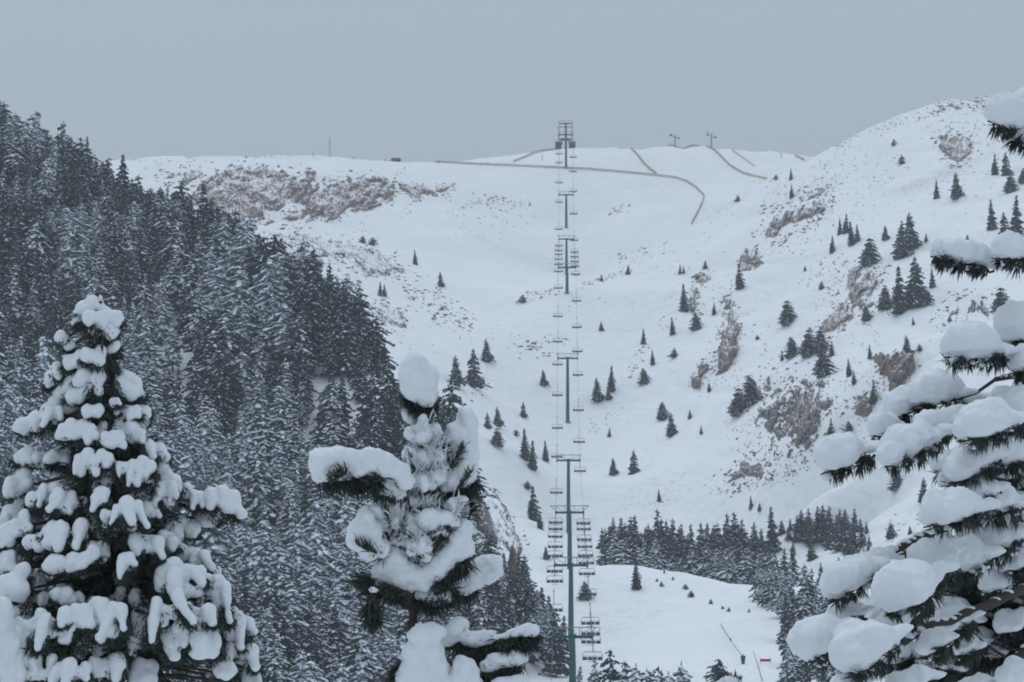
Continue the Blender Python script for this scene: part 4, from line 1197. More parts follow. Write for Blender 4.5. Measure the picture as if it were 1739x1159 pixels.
# radio mast, hut, thin poles on the left skyline
q = P(560, 267, 1010); q[2] = Gz(q[0], q[1])
r = empty('radio_mast', q); tag(r, 'very thin mast standing on the left skyline', 'mast')
b = MB()
for s in (-1, 1): b.tube([(s * .3, 0, -1), (s * .12, 0, 7.0)], .06, 4)
for k in range(8): b.tube([(-.28 + k * .02, 0, k * .85), (.28 - k * .02, 0, k * .85 + .8)], .04, 4)
b.obj('lattice', M_grey, r)
b = MB(); b.tube([(0, 0, 7.0), (0, 0, 8.2)], .04, 4); b.obj('antenna', M_grey, r)
q = P(673, 271, 1015); q[2] = Gz(q[0], q[1])
r = empty('mountain_hut', q + np.array([0, 0, -.45]), 0, .85); tag(r, 'low dark hut with rounded snowy roof on the left skyline', 'hut')
b = MB(); b.box((0, 0, .6), (3.6, 3, 1.6)); b.obj('wall', M_dark, r)
b = MB()
for k in range(7):
    a0 = math.pi * k / 7; a1 = math.pi * (k + 1) / 7
    b.add([(2.1 * math.cos(a), y, 1.35 + .65 * math.sin(a)) for a in (a0, a1) for y in (-1.7, 1.7)], f4=[[0, 1, 3, 2]])
b.obj('roof', M_dark, r)
b = MB(); b.box((-2.7, 0, .9), (2.2, .2, .12), Euler((0, -.25, 0)).to_matrix()); b.obj('awning', M_grey, r)
for i, (x, y, h) in enumerate([(532, 266, 8), (600, 268, 5), (654, 270, 6), (745, 277, 5), (828, 279, 4), (460, 267, 5), (1327, 268, 9), (921, 272, 10)]):
    q = hit(x, y + 1, 600); k = project(q)[2] / F
    b = MB(); b.tube([(0, 0, -.5), (0, 0, h * k)], .10, 5)
    o = b.obj('piste_pole', M_dark); o.location = Vector(q.tolist())
    lab = ['thin pole left of the radio mast', 'thin pole right of the radio mast', 'thin pole beside the rounded hut', 'short thin pole on the skyline right of the hut', 'short pole where the left fence begins', 'leftmost thin pole on the skyline', 'thin pole at the saddle near the short fence piece', 'thin pole on snow left of the top station'][i]
    tag(o, lab, 'pole', 'thin poles near the skyline')

# bottom right of the lift: leaning cables/poles, green padded post, red banner
def lean_pole(x0, y0, x1, y1, d0, d1, label, rad=.06, name='leaning_pole'):
    a = P(x0, y0, d0); c = P(x1, y1, d1)
    b = MB(); b.tube([np.zeros(3), c - a], rad, 6)
    o = b.obj(name, M_grey); o.location = Vector(a.tolist()); return tag(o, label, 'pole')
qa = hit(1262, 1128, 300)
dA = project(qa)[2]
root = empty('padded_post', qa); tag(root, 'dark blue-green padded post standing in the low snow field', 'post')
k = dA / F
b = MB(); b.tube([(0, 0, -.3), (0, 0, .15), (0, 0, 14 * k - .1), (0, 0, 14 * k)], [.16, .22, .32, .30], 12); b.obj('padding', M_green, root, True)
b = MB(); b.tube([(0, 0, 14 * k), (0, 0, 14 * k + .22)], .07, 8); b.obj('post_top', M_grey, root)
qb = hit(1223, 1064, 300)
b = MB(); s0 = qa + np.array([-.15, 0, 14 * k]); s1 = qb + np.array([0, 0, .4]); mid = (s0 + s1) / 2
b.tube([s0 - qa, mid - qa - np.array([0, 0, .15]), s1 - qa], .045, 6)
b.tube([mid - qa + np.array([0, 0, -.28]), mid - qa + np.array([0, 0, .1])], .12, 6)
o = b.obj('tow_rope', M_rope); o.location = Vector(qa.tolist()); tag(o, 'thin slack rope rising left from the padded post', 'rope')
q1 = hit(1296, 1157, 300); 
d1 = project(q1)[2]
b = MB(); tp_ = P(1279, 1106, d1) - q1; b.tube([(0, 0, -.3), tp_ * .5, tp_], [.07, .05, .035], 6); o = b.obj('marker_pole', M_grey); o.location = Vector(q1.tolist()); tag(o, 'thin leaning pole between the padded post and the red banner', 'pole')
q2 = hit(1300, 1127, 300); k2 = project(q2)[2] / F
root = empty('red_banner', q2); tag(root, 'small red banner strip stretched low over the snow', 'banner')
W = 17 * k2
nb = 12; V = []
for i in range(nb + 1):
    for z in (0, 1):
        for y in (-.012, .012): V.append((-W / 2 + W * i / nb, y + .05 * math.sin(i * 1.1), .22 + z * (4.6 * k2) + .03 * math.sin(i * 2.3) * (1 - z)))
f4 = []
for i in range(nb):
    a = i * 4
    f4 += [[a, a + 4, a + 6, a + 2], [a + 1, a + 3, a + 7, a + 5], [a + 2, a + 6, a + 7, a + 3], [a, a + 1, a + 5, a + 4]]
link('fabric', mesh_np('fabric', V, np.array(f4), [M_red]), root)
for s in (-1, 1):
    b = MB(); b.tube([(s * (W / 2 + .03), 0, -.2), (s * (W / 2 + .03), 0, .75)], .03, 6); b.obj('stake', M_grey, root)

# ------------------------------------------------------------------ foreground: shared snow and needle builders
def remesh_snow(name, blobs, voxel, smooth=6, disp=0.0, flat=None):
    """blobs: (centre, (rx,ry,rz), rot3x3 or None) unioned into one soft snow mass"""
    V = []; Fc = []; n = 0
    u = 10; w = 7
    sv_ = []; 
    for j in range(w + 1):
        th = math.pi * j / w
        for i in range(u): sv_.append((math.sin(th) * math.cos(6.283 * i / u), math.sin(th) * math.sin(6.283 * i / u), math.cos(th)))
    sv_ = np.array(sv_); sf = []
    for j in range(w):
        for i in range(u): sf.append((j * u + i, (j + 1) * u + i, (j + 1) * u + (i + 1) % u, j * u + (i + 1) % u))
    sf = np.array(sf)
    for c, r, R in blobs:
        v = sv_ * np.array(r)
        if R is not None: v = v @ np.asarray(R)
        V.append(v + np.array(c)); Fc.append(sf + n); n += len(sv_)
    me = mesh_np('tmp', np.concatenate(V), np.concatenate(Fc), [])
    ob = bpy.data.objects.new('tmp', me); C.objects.link(ob)
    md = ob.modifiers.new('r', 'REMESH'); md.mode = 'VOXEL'; md.voxel_size = voxel
    ms = ob.modifiers.new('s', 'SMOOTH'); ms.iterations = smooth; ms.factor = 0.6
    dg = bpy.context.evaluated_depsgraph_get()
    ev = ob.evaluated_get(dg)
    out = bpy.data.meshes.new_from_object(ev)
    bpy.data.objects.remove(ob); bpy.data.meshes.remove(me)
    nv = len(out.vertices); co = np.empty(nv * 3, np.float32); out.vertices.foreach_get('co', co); co = co.reshape(-1, 3)
    if disp > 0 and nv:
        no = np.empty(nv * 3, np.float32); out.vertices.foreach_get('normal', no); no = no.reshape(-1, 3)
        s = voxel * 5
        h = fbm((co[:, 0] + co[:, 1] * .7) / s, (co[:, 2] - co[:, 1] * .6) / s, 3, 77) - .5
        co = co + no * (h * disp)[:, None]
        out.vertices.foreach_set('co', co.ravel().astype(np.float32))
    out.polygons.foreach_set('use_smooth', np.ones(len(out.polygons), bool))
    out.materials.clear(); out.materials.append(M_snow_shaded)
    out.name = name
    out.update()
    return out

def blades(items, rng, width=0.0022):
    """items: (origin, direction, length) -> thin bent needle blades"""
    n = len(items)
    o = np.array([i[0] for i in items]); d = np.array([i[1] for i in items]); L = np.array([i[2] for i in items])
    d = d / np.linalg.norm(d, axis=1, keepdims=True)
    s = np.cross(d, rng.normal(0, 1, (n, 3))); s /= np.linalg.norm(s, axis=1, keepdims=True)
    w = width * rng.uniform(.7, 1.2, (n, 1))
    mid = o + d * (L * .55)[:, None] + np.array([0, 0, 1]) * (-0.04 * L)[:, None]
    tip = o + d * L[:, None] + np.array([0, 0, 1]) * (-0.14 * L)[:, None]
    V = np.stack([o - s * w * .6, o + s * w * .6, mid - s * w, mid + s * w, tip], axis=1).reshape(-1, 3)
    b = np.arange(n)[:, None] * 5
    f4 = b + np.array([[0, 1, 3, 2]]); f3 = b + np.array([[2, 3, 4]])
    return V, f3, f4

def unit(v):
    v = np.asarray(v, float); return v / (np.linalg.norm(v) + 1e-9)

def needle_obj(name, items, rng, parent, width, mat):
    V, f3, f4 = blades(items, rng, width)
    return link(name, mesh_np(name, V, [f3, f4], [mat]), parent)

def brush(center_pts, axis, rng, n, length, down=0.3, out=0.8, fwd=0.7):
    """needles standing out round a twig axis, raked towards its tip"""
    it = []
    a = unit(axis)
    s = unit(np.cross(a, [0, 0, 1])); u = np.cross(s, a)
    cps = np.array(center_pts)
    ncl = max(3, n // 28); cl_i = rng.uniform(0, len(cps) - 1.001, ncl); cl_s = rng.uniform(.5, 1.25, ncl); cl_d = rng.normal(0, .3, (ncl, 3))
    for k in range(n):
        ci = rng.integers(0, ncl); tt = float(np.clip(cl_i[ci] + rng.normal(0, .07), 0, len(cps) - 1.001)); i = int(tt); t = tt - i; o = cps[i] * (1 - t) + cps[i + 1] * t
        an = rng.uniform(0, 6.283)
        rad = math.cos(an) * s + math.sin(an) * u
        dv = a * fwd * rng.uniform(.3, 1.4) + rad * out + np.array([0, 0, -down]) + rng.normal(0, .2, 3) + cl_d[ci]
        it.append((o + rad * length * .05, dv, length * cl_s[ci] * rng.uniform(.55, 1.1)))
    return it

# ------------------------------------------------------------------ foreground right: snow-laden pine
def pad_branch(root, px, py, w, h, tilt, d, rng, inner=None, thick=1.0, name='branch', needles=520, hook=0.0, nl=0.046):
    """one needle-bearing shoot with its snow pad. w,h in photo px; tilt = degrees the shoot rises towards the trunk (right)"""
    k = d / F
    c = P(px, py, d)
    W = w * k; Hh = h * k
    an = math.radians(tilt)
    yaw = rng.uniform(-.45, .45)
    ax = np.array([math.cos(an) * math.cos(yaw), math.sin(yaw), math.sin(an)])     # from tip (left) to trunk side (right)
    base = root_loc = np.array(root.location)
    sec = unit(np.cross(ax, [0, 0, 1])); up = np.cross(sec, ax)
    bl = []
    n = max(4, int(w / 15))
    for i in range(n):
        t = -1 + 2 * (i + .5) / n
        prof = math.sqrt(max(0.05, 1 - (abs(t) ** 2.6)))
        r = Hh * .5 * prof * rng.uniform(.86, 1.12) * (1.06 - .16 * t)
        cc = c + ax * t * (W * .5 - Hh * .2) + up * (r * .28 + Hh * .02 * rng.normal()) + sec * rng.normal(0, .12) * Hh
        bl.append((cc - base, (r * 1.15, r * 1.2 * thick, r * .98), None))
        if rng.uniform() < .85:
            sdir = rng.choice([-1, 1])
            bl.append((cc - base + sec * sdir * r * .6 + up * (-r * .15), (r * .72, r * .8, r * .62), None))
    for i in range(3):
        t = rng.uniform(-.8, .8)
        r = Hh * rng.uniform(.16, .26)
        bl.append((c - base + ax * t * W * .45 + up * (-Hh * .18) + sec * rng.uniform(-.3, .3) * Hh, (r, r, r * .9), None))
    for q in np.linspace(.46, .66, 3):
        r = Hh * (.30 - .12 * (q - .5)) * rng.uniform(.6, 1.15)
        bl.append((c - base + ax * W * q * .95 - up * Hh * (.08 + .25 * (q - .5)) + sec * rng.normal(0, .05) * Hh, (r * 1.3, r, r * .75), None))
    part = None
    # twig
    tip = c - ax * W * .5 - up * Hh * .2; end = c + ax * W * .5 - up * Hh * .3
    if LIMBS:
        lp = np.array(LIMBS); dd = np.linalg.norm(lp - end, axis=1) + np.where(lp[:, 0] < end[0], .3, 0)
        jn = lp[np.argmin(dd)]
        if dd.min() < .20 and jn[0] > end[0] + .02 and abs(jn[2] - end[2]) < 1.2 * (jn[0] - end[0]): end = jn
    m = MB(); midp = c + ax * W * .35 - up * Hh * .22
    rr = max(.004, Hh * .05)
    m.tube([tip - base, c - up * Hh * .24 - base, midp - base, (midp * .5 + end * .5) + np.array([0, 0, -.012]) - base, end - base], [rr * .5, rr * .8, rr * .9, rr, rr * 1.1], 6)
    part = m.obj(name, M_bark, root, True)
    me = remesh_snow('snow_load', bl, max(.0055, Hh / 22), smooth=5, disp=Hh * .10)
    nv = len(me.vertices); co = np.empty(nv * 3, np.float32); me.vertices.foreach_get('co', co); co = co.reshape(-1, 3).astype(float)
    rel = co - (c - base); uu = rel @ up; aa = rel @ ax; ss = rel @ sec
    sd_ = float(rng.uniform(0, 50))
    lump = (fbm(aa / (Hh * .55) + sd_, ss / (Hh * .55) - sd_, 3, 61) - .5) * Hh * .42
    new = np.where(uu > -.1 * Hh, uu + lump * np.clip((uu + .1 * Hh) / (.3 * Hh), 0, 1), -.1 * Hh + (uu + .1 * Hh) * .5 + lump * .5)
    co = co + (new - uu)[:, None] * up
    me.vertices.foreach_set('co', co.ravel().astype(np.float32)); me.update()
    link('snow_load', me, part)
    # small snow crumbs caught among the lower needles
    cr = []
    for i in range(int(5 + w / 12)):
        t = rng.uniform(-.9, .8); r = Hh * rng.uniform(.05, .11)
        cr.append((c - base + ax * t * W * .48 - up * Hh * rng.uniform(.26, .46) + sec * rng.uniform(-.45, .1) * Hh, (r * 1.3, r, r * .8), None))
    link('snow_crumbs', remesh_snow('snow_crumbs', cr, max(.004, Hh / 30), 2, .002), part)
    # needles beneath and at the tip
    line = [tip + ax * .02, c - up * Hh * .26, c + ax * W * .45 - up * Hh * .26]
    it = []
    side = sec * Hh * .42
    for off in (-1, -.4, .3, 1):
        ln = [p - base + side * off + up * Hh * (-.04 if abs(off) > .5 else -.1) for p in line]
        it += brush(ln, -ax, rng, needles // 4, nl, down=.45, out=1.0, fwd=.35)
    o = needle_obj('needles', it, rng, part, .0024, M_needle_near)
    return part

LIMBS = []
rng = np.random.default_rng(42)
DR = 10.0
trunk_base = P(1840, 1700, DR + .4)
pine = empty('laden_pine', (float(trunk_base[0]), float(trunk_base[1]), float(Gz(trunk_base[0], trunk_base[1]))))
tag(pine, 'large near pine at the right edge with thick rounded snow pads on every branch', 'tree')
pb = np.array(pine.location)
m = MB(); topp = P(1800, -150, DR + .5)
m.tube([(0, 0, -.3), (P(1840, 1159, DR + .45) - pb), (P(1815, 500, DR + .5) - pb), topp - pb], [.17, .12, .075, .02], 12)
m.obj('trunk', M_bark, pine, True)
def limb(pl, r0, r1, root=None, mat=None, nm='limb'):
    root = root or pine; b0 = np.array(root.location)
    m = MB(); q = [P(*p) - b0 for p in pl]
    fineq = []
    for a, c in zip(q[:-1], q[1:]):
        for t in (0, .33, .66): fineq.append(a + (c - a) * t + rng.normal(0, .004, 3))
    fineq.append(q[-1])
    m.tube(fineq, list(np.linspace(r0, r1, len(fineq))), 8)
    o = m.obj(nm, mat or M_bark, root, True); return o, [p + b0 for p in fineq]
def limb_snow(o, line, rad, every=1):
    b0 = np.array(o.parent.location)
    bl = []
    for a, c in zip(line[:-1], line[1:]):
        for t in (0, .5):
            if rng.uniform() < .12: continue
            p = a + (c - a) * t; r = rad * rng.uniform(.7, 1.25)
            bl.append((p - b0 + np.array([0, 0, r * .7]), (r * 1.5, r * .95, r * .75), None))
    if bl: link('snow_load', remesh_snow('snow_load', bl, rad / 5, 4, rad * .2), o)
for pl, r0, r1, sn in [
    ([(1830, 760, 10.4), (1739, 785, 10.1), (1660, 812, 9.9), (1600, 842, 9.8)], .022, .008, .012),
    ([(1830, 800, 10.4), (1739, 862, 10.1), (1640, 880, 9.9), (1560, 915, 9.8), (1490, 945, 9.7), (1440, 962, 9.7)], .024, .008, .014),
    ([(1830, 900, 10.4), (1739, 1000, 9.9), (1660, 1035, 9.7), (1590, 1062, 9.6), (1536, 1092, 9.5)], .022, .010, .012),
    ([(1830, 640, 10.5), (1739, 640, 10.4), (1690, 645, 10.3)], .018, .008, .01),
    ([(1830, 420, 10.5), (1739, 440, 10.4), (1650, 450, 10.3)], .014, .006, .0),
    ([(1820, 170, 10.5), (1739, 215, 10.4), (1700, 225, 10.3)], .014, .006, .0),
    ([(1836, 1000, 10.4), (1760, 1080, 10.2), (1700, 1150, 10.1), (1660, 1230, 10)], .02, .01, .012),
    ([(1739, 862, 10.1), (1700, 830, 10.0), (1650, 790, 9.9)], .012, .005, .01)]:
    o, line = limb(pl, r0, r1)
    LIMBS += line
    if sn: limb_snow(o, line, sn)
#      px    py   w    h   tilt  d
pads = [
 (1722, 205, 84, 64, -18, 10.3), (1745, 190, 60, 60, 0, 10.5), (1742, 235, 50, 34, -30, 10.3),
 (1636, 437, 112, 46, -10, 10.2), (1606, 428, 46, 34, -20, 10.2), (1722, 430, 66, 48, 0, 10.1),
 (1654, 592, 112, 66, 3, 9.9), (1735, 562, 46, 70, 20, 10.2), (1700, 588, 60, 40, 6, 10.3), (1742, 620, 50, 46, 0, 10.0),
 (1545, 690, 84, 46, 22, 10.4), (1592, 672, 92, 58, 10, 10.3), (1662, 690, 84, 44, 2, 10.4), (1718, 680, 70, 44, 0, 10.3), (1628, 712, 60, 40, 20, 10.1),
 (1502, 728, 48, 42, 15, 10.2), (1435, 776, 104, 58, 22, 9.8), (1545, 758, 112, 62, 26, 9.7), (1598, 722, 66, 48, 20, 9.9),
 (1680, 722, 116, 62, 18, 9.5), (1735, 700, 50, 60, 10, 9.9), (1652, 788, 106, 60, 26, 9.6), (1728, 775, 70, 50, 10, 9.9),
 (1618, 868, 116, 64, 16, 9.4), (1676, 836, 44, 40, 30, 9.6), (1700, 860, 70, 54, 20, 9.8), (1650, 902, 60, 36, 20, 9.9),
 (1556, 930, 66, 30, 12, 9.9), (1448, 986, 108, 60, 32, 9.5), (1492, 958, 56, 44, 20, 9.7), (1550, 1000, 116, 72, 36, 9.3), (1590, 950, 66, 60, 30, 9.6),
 (1398, 1092, 84, 66, 42, 9.4), (1440, 1048, 60, 46, 30, 9.6), (1472, 1104, 116, 80, 36, 9.1), (1520, 1060, 60, 50, 36, 9.4),
 (1634, 955, 90, 66, 26, 9.8), (1690, 920, 86, 70, 30, 9.9), (1730, 950, 60, 60, 20, 10.0), (1700, 985, 80, 46, 22, 10.1),
 (1622, 1062, 70, 50, 30, 9.7), (1590, 1095, 54, 42, 30, 9.5), (1640, 1100, 46, 40, 20, 9.8), (1720, 1060, 70, 44, 20, 10.2), (1690, 1110, 60, 36, 20, 10.3),
 (1545, 1160, 90, 44, 20, 9.2), (1440, 1172, 80, 44, 25, 9.1), (1725, 1150, 60, 50, 25, 9.5), (1660, 1165, 60, 36, 25, 9.9), (1738, 870, 50, 60, 20, 10.1)]
for (px, py, w, h, tl, d) in pads:
    pad_branch(pine, px, py, w, h, tl, d, rng, needles=int(220 + w * 2.6))
# further pads deeper in the crown
poly_in = lambda x, y: (y > 640 and x > 1739 - (y - 600) * .62 and x > 1500)
cnt = 0
while cnt < 46:
    px = rng.uniform(1500, 1760); py = rng.uniform(650, 1180)
    if not poly_in(px, py): continue
    if px > 1640 and py > 980 and rng.uniform() < .6: continue
    w = rng.uniform(40, 90)
    pad_branch(pine, px, py, w, w * rng.uniform(.5, .72), rng.uniform(0, 36), rng.uniform(10.1, 10.7), rng, needles=int(200 + w * 2)); cnt += 1
# darker inner shoots without much snow, closing the depth of the crown
for i in range(70):
    px = rng.uniform(1560, 1790); py = rng.uniform(900, 1190)
    if px < 1640 and py < 1000: continue
    if px < 1500 + (py < 1050) * 80: continue
    d = rng.uniform(10.2, 11.0)
    c = P(px, py, d); ax = unit(np.array([-1, rng.uniform(-.6, .3), rng.uniform(-.3, .35)])); L = rng.uniform(.12, .22)
    m = MB(); m.tube([c - pb - ax * L, c - pb + ax * L * .4], [.008, .004], 5); b_ = m.obj('shoot', M_bark, pine)
    needle_obj('needles', brush([c - pb - ax * L * .6, c - pb, c - pb + ax * L * .4], ax, rng, 420, .07, .25, .8, .8), rng, b_, .0028, M_needle_near)
    if rng.uniform() < .55:
        bl = [((c - pb + ax * t + np.array([0, 0, .012])), (.03, .025, .012), None) for t in np.linspace(-L * .4, L * .3, 4)]
        link('snow_load', remesh_snow('snow_load', bl, .005, 3, .004), b_)

# ------------------------------------------------------------------ foreground middle: young pine tip
DM = 8.0
mb0 = P(702, 1159, DM)
mp = empty('young_pine', (float(mb0[0]), float(mb0[1]), float(Gz(mb0[0], mb0[1]))))
tag(mp, 'young pine tip in the middle foreground with snow pads on its raised forked limbs', 'tree')
mbase = np.array(mp.location)
def mlimb(pl, r0, r1): return limb(pl, r0, r1, root=mp, mat=M_bark_red)
m = MB(); g0 = np.array([0, 0, -.1]); m.tube([g0, P(704, 1250, 8.05) - mbase, P(700, 1100, DM) - mbase], [.05, .03, .022], 10)
m.obj('trunk', M_bark_red, mp, True)
limbs_m = [
 ([(700, 1100, 8), (701, 1040, 8), (702, 958, 8), (706, 880, 8), (706, 780, 8.02), (708, 700, 8.02), (710, 640, 8)], .016, .006),
 ([(702, 960, 8), (672, 930, 7.96), (648, 890, 7.93), (625, 860, 7.9)], .009, .004),
 ([(702, 958, 8), (735, 915, 7.96), (765, 880, 7.94), (785, 850, 7.92)], .009, .004),
 ([(705, 845, 8), (670, 832, 7.95), (620, 822, 7.9), (560, 815, 7.86)], .008, .004),
 ([(704, 848, 8), (728, 820, 8.0), (750, 790, 8.0), (775, 750, 8.0)], .009, .004),
 ([(700, 1035, 8), (660, 1012, 7.93), (636, 1002, 7.9)], .009, .004),
 ([(700, 1035, 8), (740, 1010, 7.96), (775, 985, 7.93)], .008, .004),
 ([(636, 1002, 7.9), (628, 1020, 7.88), (634, 1050, 7.87)], .005, .003),
 ([(702, 1110, 8), (760, 1103, 8.0), (830, 1097, 7.97), (905, 1083, 7.95)], .010, .004),
 ([(702, 1120, 8), (780, 1130, 7.95), (850, 1130, 7.9)], .009, .004)]
for il, (pl, a, b) in enumerate(limbs_m):
    o_, ln_ = mlimb(pl, a, b)
    if il in (1, 2, 3, 4, 8): limb_snow(o_, ln_, .014)

def free_pad(root, outline, d, rng, thick=.55, nl=.05, needles=500, ndir=(0, 0, -1), name='shoot', cover=1.0, nwhere=None, mat=None, frost=0, vox=.0055):
    """snow mass following a list of (px,py,rx,ry) lumps; needles leave along ndir from nwhere points"""
    b0 = np.array(root.location); k = d / F
    bl = []
    for (x, y, rx, ry, *rest_) in outline:
        dd = rest_[0] if rest_ else 0
        c = P(x, y, d + dd) - b0
        bl.append((c, (rx * k, min(rx, ry) * k * (thick + .35), ry * k), None))
    xs = [o[0] for o in outline]; ys = [o[1] for o in outline]
    nw = nwhere or [(outline[0][0], outline[0][1] + outline[0][3] * .6), (outline[-1][0], outline[-1][1] + outline[-1][3] * .6)]
    pts3 = [P(x, y, d + .01) - b0 for x, y in nw]
    m = MB(); m.tube(pts3 if len(pts3) > 1 else [pts3[0], pts3[0] + np.array([0, 0, .01])], .0045, 6)
    part = m.obj(name, M_bark_red, root, True)
    me = remesh_snow('snow_load', bl, vox, 5, .010)
    nv = len(me.vertices); co = np.empty(nv * 3, np.float32); no = np.empty(nv * 3, np.float32)
    me.vertices.foreach_get('co', co); me.vertices.foreach_get('normal', no)
    co = co.reshape(-1, 3).astype(float); no = no.reshape(-1, 3).astype(float)
    lw = max(.018, float(np.mean([min(o[2], o[3]) for o in outline])) * k * .8); q0_ = float(rng.uniform(0, 40))
    hh_ = (fbm((co[:, 0] + .5 * co[:, 1]) / lw + q0_, (co[:, 2] - .4 * co[:, 1]) / lw, 4, 91, .6) - .5) * lw * .75
    co = co + no * hh_[:, None]
    me.vertices.foreach_set('co', co.ravel().astype(np.float32)); me.update()
    link('snow_load', me, part)
    it = []
    nd = unit(ndir)
    for q in range(needles):
        i = rng.integers(0, max(1, len(pts3) - 1)); t = rng.uniform()
        o = pts3[i] * (1 - t) + pts3[min(i + 1, len(pts3) - 1)] * t + rng.normal(0, .006, 3)
        dv = nd * 1.0 + rng.normal(0, .55, 3)
        it.append((o, dv, nl * rng.uniform(.6, 1.15)))
    needle_obj('needles', it, rng, part, .0019, mat or M_needle_near)
    return part
M_frost = new_mat('frosted_needles', (0.50, 0.53, 0.55), 0.8, var=(60, .25))
up_ = (0, 0, 1)
free_pad(mp, [(706, 624, 27, 26), (712, 652, 33, 34), (704, 642, 29, 30), (726, 670, 20, 24), (699, 612, 17, 14), (722, 640, 24, 26)], 7.97, rng, .8, .045, 520, (0, -.3, -.7), nwhere=[(690, 668), (708, 690), (742, 676)])
free_pad(mp, [(690, 700, 10, 14), (700, 712, 12, 10)], 7.99, rng, .8, .05, 260, (0, -.3, .9), nwhere=[(700, 705), (710, 700)])
# needles that break through the front of the pads
def poke(px0, py0, px1, py1, d, n, ndir, L=.05):
    n = int(n * .5); L *= .85
    b0 = mbase; a_ = P(px0, py0, d) - b0; c_ = P(px1, py1, d) - b0; it = []
    for _ in range(n):
        t = rng.uniform(); it.append((a_ * (1 - t) + c_ * t + rng.normal(0, .004, 3), np.array(ndir, float) + rng.normal(0, .3, 3), L * rng.uniform(.5, 1.1)))
    m_ = MB(); m_.tube([a_, c_], .004, 5); o_ = m_.obj('twig', M_bark_red, mp)
    needle_obj('needles', it, rng, o_, .0018, M_needle_near)
poke(560, 822, 590, 800, 7.83, 150, (-.2, -.3, .7)); poke(620, 825, 650, 812, 7.85, 110, (-.6, -.3, .5)); poke(760, 800, 785, 760, 7.93, 120, (.5, -.4, .6)); poke(775, 835, 800, 800, 7.9, 110, (.3, -.3, .8))
poke(608, 925, 640, 940, 7.85, 140, (-.3, -.4, .8)); poke(690, 900, 715, 950, 7.9, 120, (-.5, -.4, .8)); poke(735, 940, 760, 900, 7.9, 120, (.4, -.4, .8)); poke(700, 780, 712, 840, 7.93, 120, (-.4, -.4, .8)); poke(650, 990, 700, 1010, 7.9, 140, (-.6, -.4, -.3)); poke(720, 700, 735, 730, 7.97, 90, (.4, -.4, .8))
# left limb
free_pad(mp, [(552, 785, 27, 29), (575, 782, 28, 26), (548, 800, 24, 22), (600, 780, 24, 20), (632, 782, 30, 24), (655, 792, 24, 22), (618, 795, 26, 20), (678, 802, 22, 18), (690, 818, 18, 14)], 7.87, rng, .7, .05, 900, (.3, -.25, -.55), nwhere=[(545, 812), (600, 815), (640, 815)])
free_pad(mp, [(632, 815, 20, 16), (655, 828, 22, 16), (675, 838, 18, 12)], 7.9, rng, .6, .045, 300, (-.3, -.3, -.6), nwhere=[(640, 825), (690, 842)])
# right limb, tall pads
free_pad(mp, [(792, 722, 20, 32), (782, 748, 28, 30), (765, 760, 24, 24), (798, 755, 16, 30), (770, 735, 16, 22)], 8.0, rng, .75, .045, 300, (-.4, -.5, .5), nwhere=[(750, 790), (775, 755)])
free_pad(mp, [(790, 800, 24, 30), (795, 778, 19, 22), (772, 812, 22, 22), (762, 825, 16, 14)], 7.96, rng, .75, .045, 520, (.1, -.3, -.6), nwhere=[(762, 832), (790, 825), (808, 818)])
# frosted heart of the shoot
for cx, cy, rx, ry, dd in [(722, 745, 26, 30, 7.95), (745, 775, 26, 24, 7.94), (715, 815, 26, 26, 7.93), (725, 880, 28, 24, 7.92), (712, 925, 28, 22, 7.91), (676, 880, 20, 26, 7.93), (770, 870, 20, 22, 7.93), (738, 800, 30, 34, 7.96), (708, 800, 22, 40, 7.97), (700, 850, 22, 20, 7.95), (726, 860, 26, 26, 7.95), (740, 905, 24, 26, 7.93), (690, 905, 20, 24, 7.94), (725, 780, 38, 45, 8.05), (715, 760, 26, 28, 8.04), (745, 762, 30, 26, 8.05), (735, 818, 30, 30, 8.06), (716, 730, 18, 20, 8.05), (722, 900, 42, 42, 8.03), (705, 882, 20, 34, 8.0), (742, 890, 28, 32, 8.0), (690, 865, 28, 22, 8.0), (760, 862, 26, 22, 8.02), (720, 935, 22, 20, 8.0), (660, 862, 22, 20, 7.98), (785, 868, 18, 18, 8.03)]:
    lumps = [(cx + rng.normal(0, .35) * rx, cy + rng.normal(0, .35) * ry, rx * rng.uniform(.4, .72), ry * rng.uniform(.4, .66), rng.uniform(-.03, .02)) for _ in range(9)]
    o = free_pad(mp, lumps, dd, rng, .7, .06, 260, (rng.uniform(-.5, .5), -.5, .7), nwhere=[(cx, cy + ry * .6), (cx + 3, cy - ry * .2)], cover=1)
    it = []
    b0 = mbase
    for _ in range(26):
        p = P(cx + rng.normal(0, .45) * rx, cy + rng.normal(0, .45) * ry, dd - .03) - b0
        it.append((p, np.array([rng.normal(0, .6), -.3, .8]), .05))
    needle_obj('frosted_needles', it, rng, o, .0022, M_frost)
# lower forks
free_pad(mp, [(622, 880, 18, 22), (615, 900, 26, 24), (632, 905, 22, 26), (605, 915, 18, 20), (645, 930, 18, 18), (628, 935, 20, 20)], 7.9, rng, .75, .05, 500, (-.4, -.4, .3), nwhere=[(650, 945), (625, 905)])
free_pad(mp, [(668, 950, 26, 22), (690, 975, 28, 22), (655, 965, 24, 18), (715, 985, 24, 20), (640, 985, 18, 12), (675, 985, 26, 18), (735, 975, 22, 20), (690, 1000, 22, 12)], 7.94, rng, .7, .05, 700, (-.5, -.35, -.5), nwhere=[(630, 990), (670, 1000), (700, 1005)])
free_pad(mp, [(790, 902, 15, 22), (782, 920, 22, 22), (770, 940, 24, 22), (755, 955, 24, 20), (790, 930, 18, 22), (742, 972, 20, 16)], 7.93, rng, .75, .05, 900, (.1, -.4, -.7), nwhere=[(745, 985), (770, 960), (790, 948)])
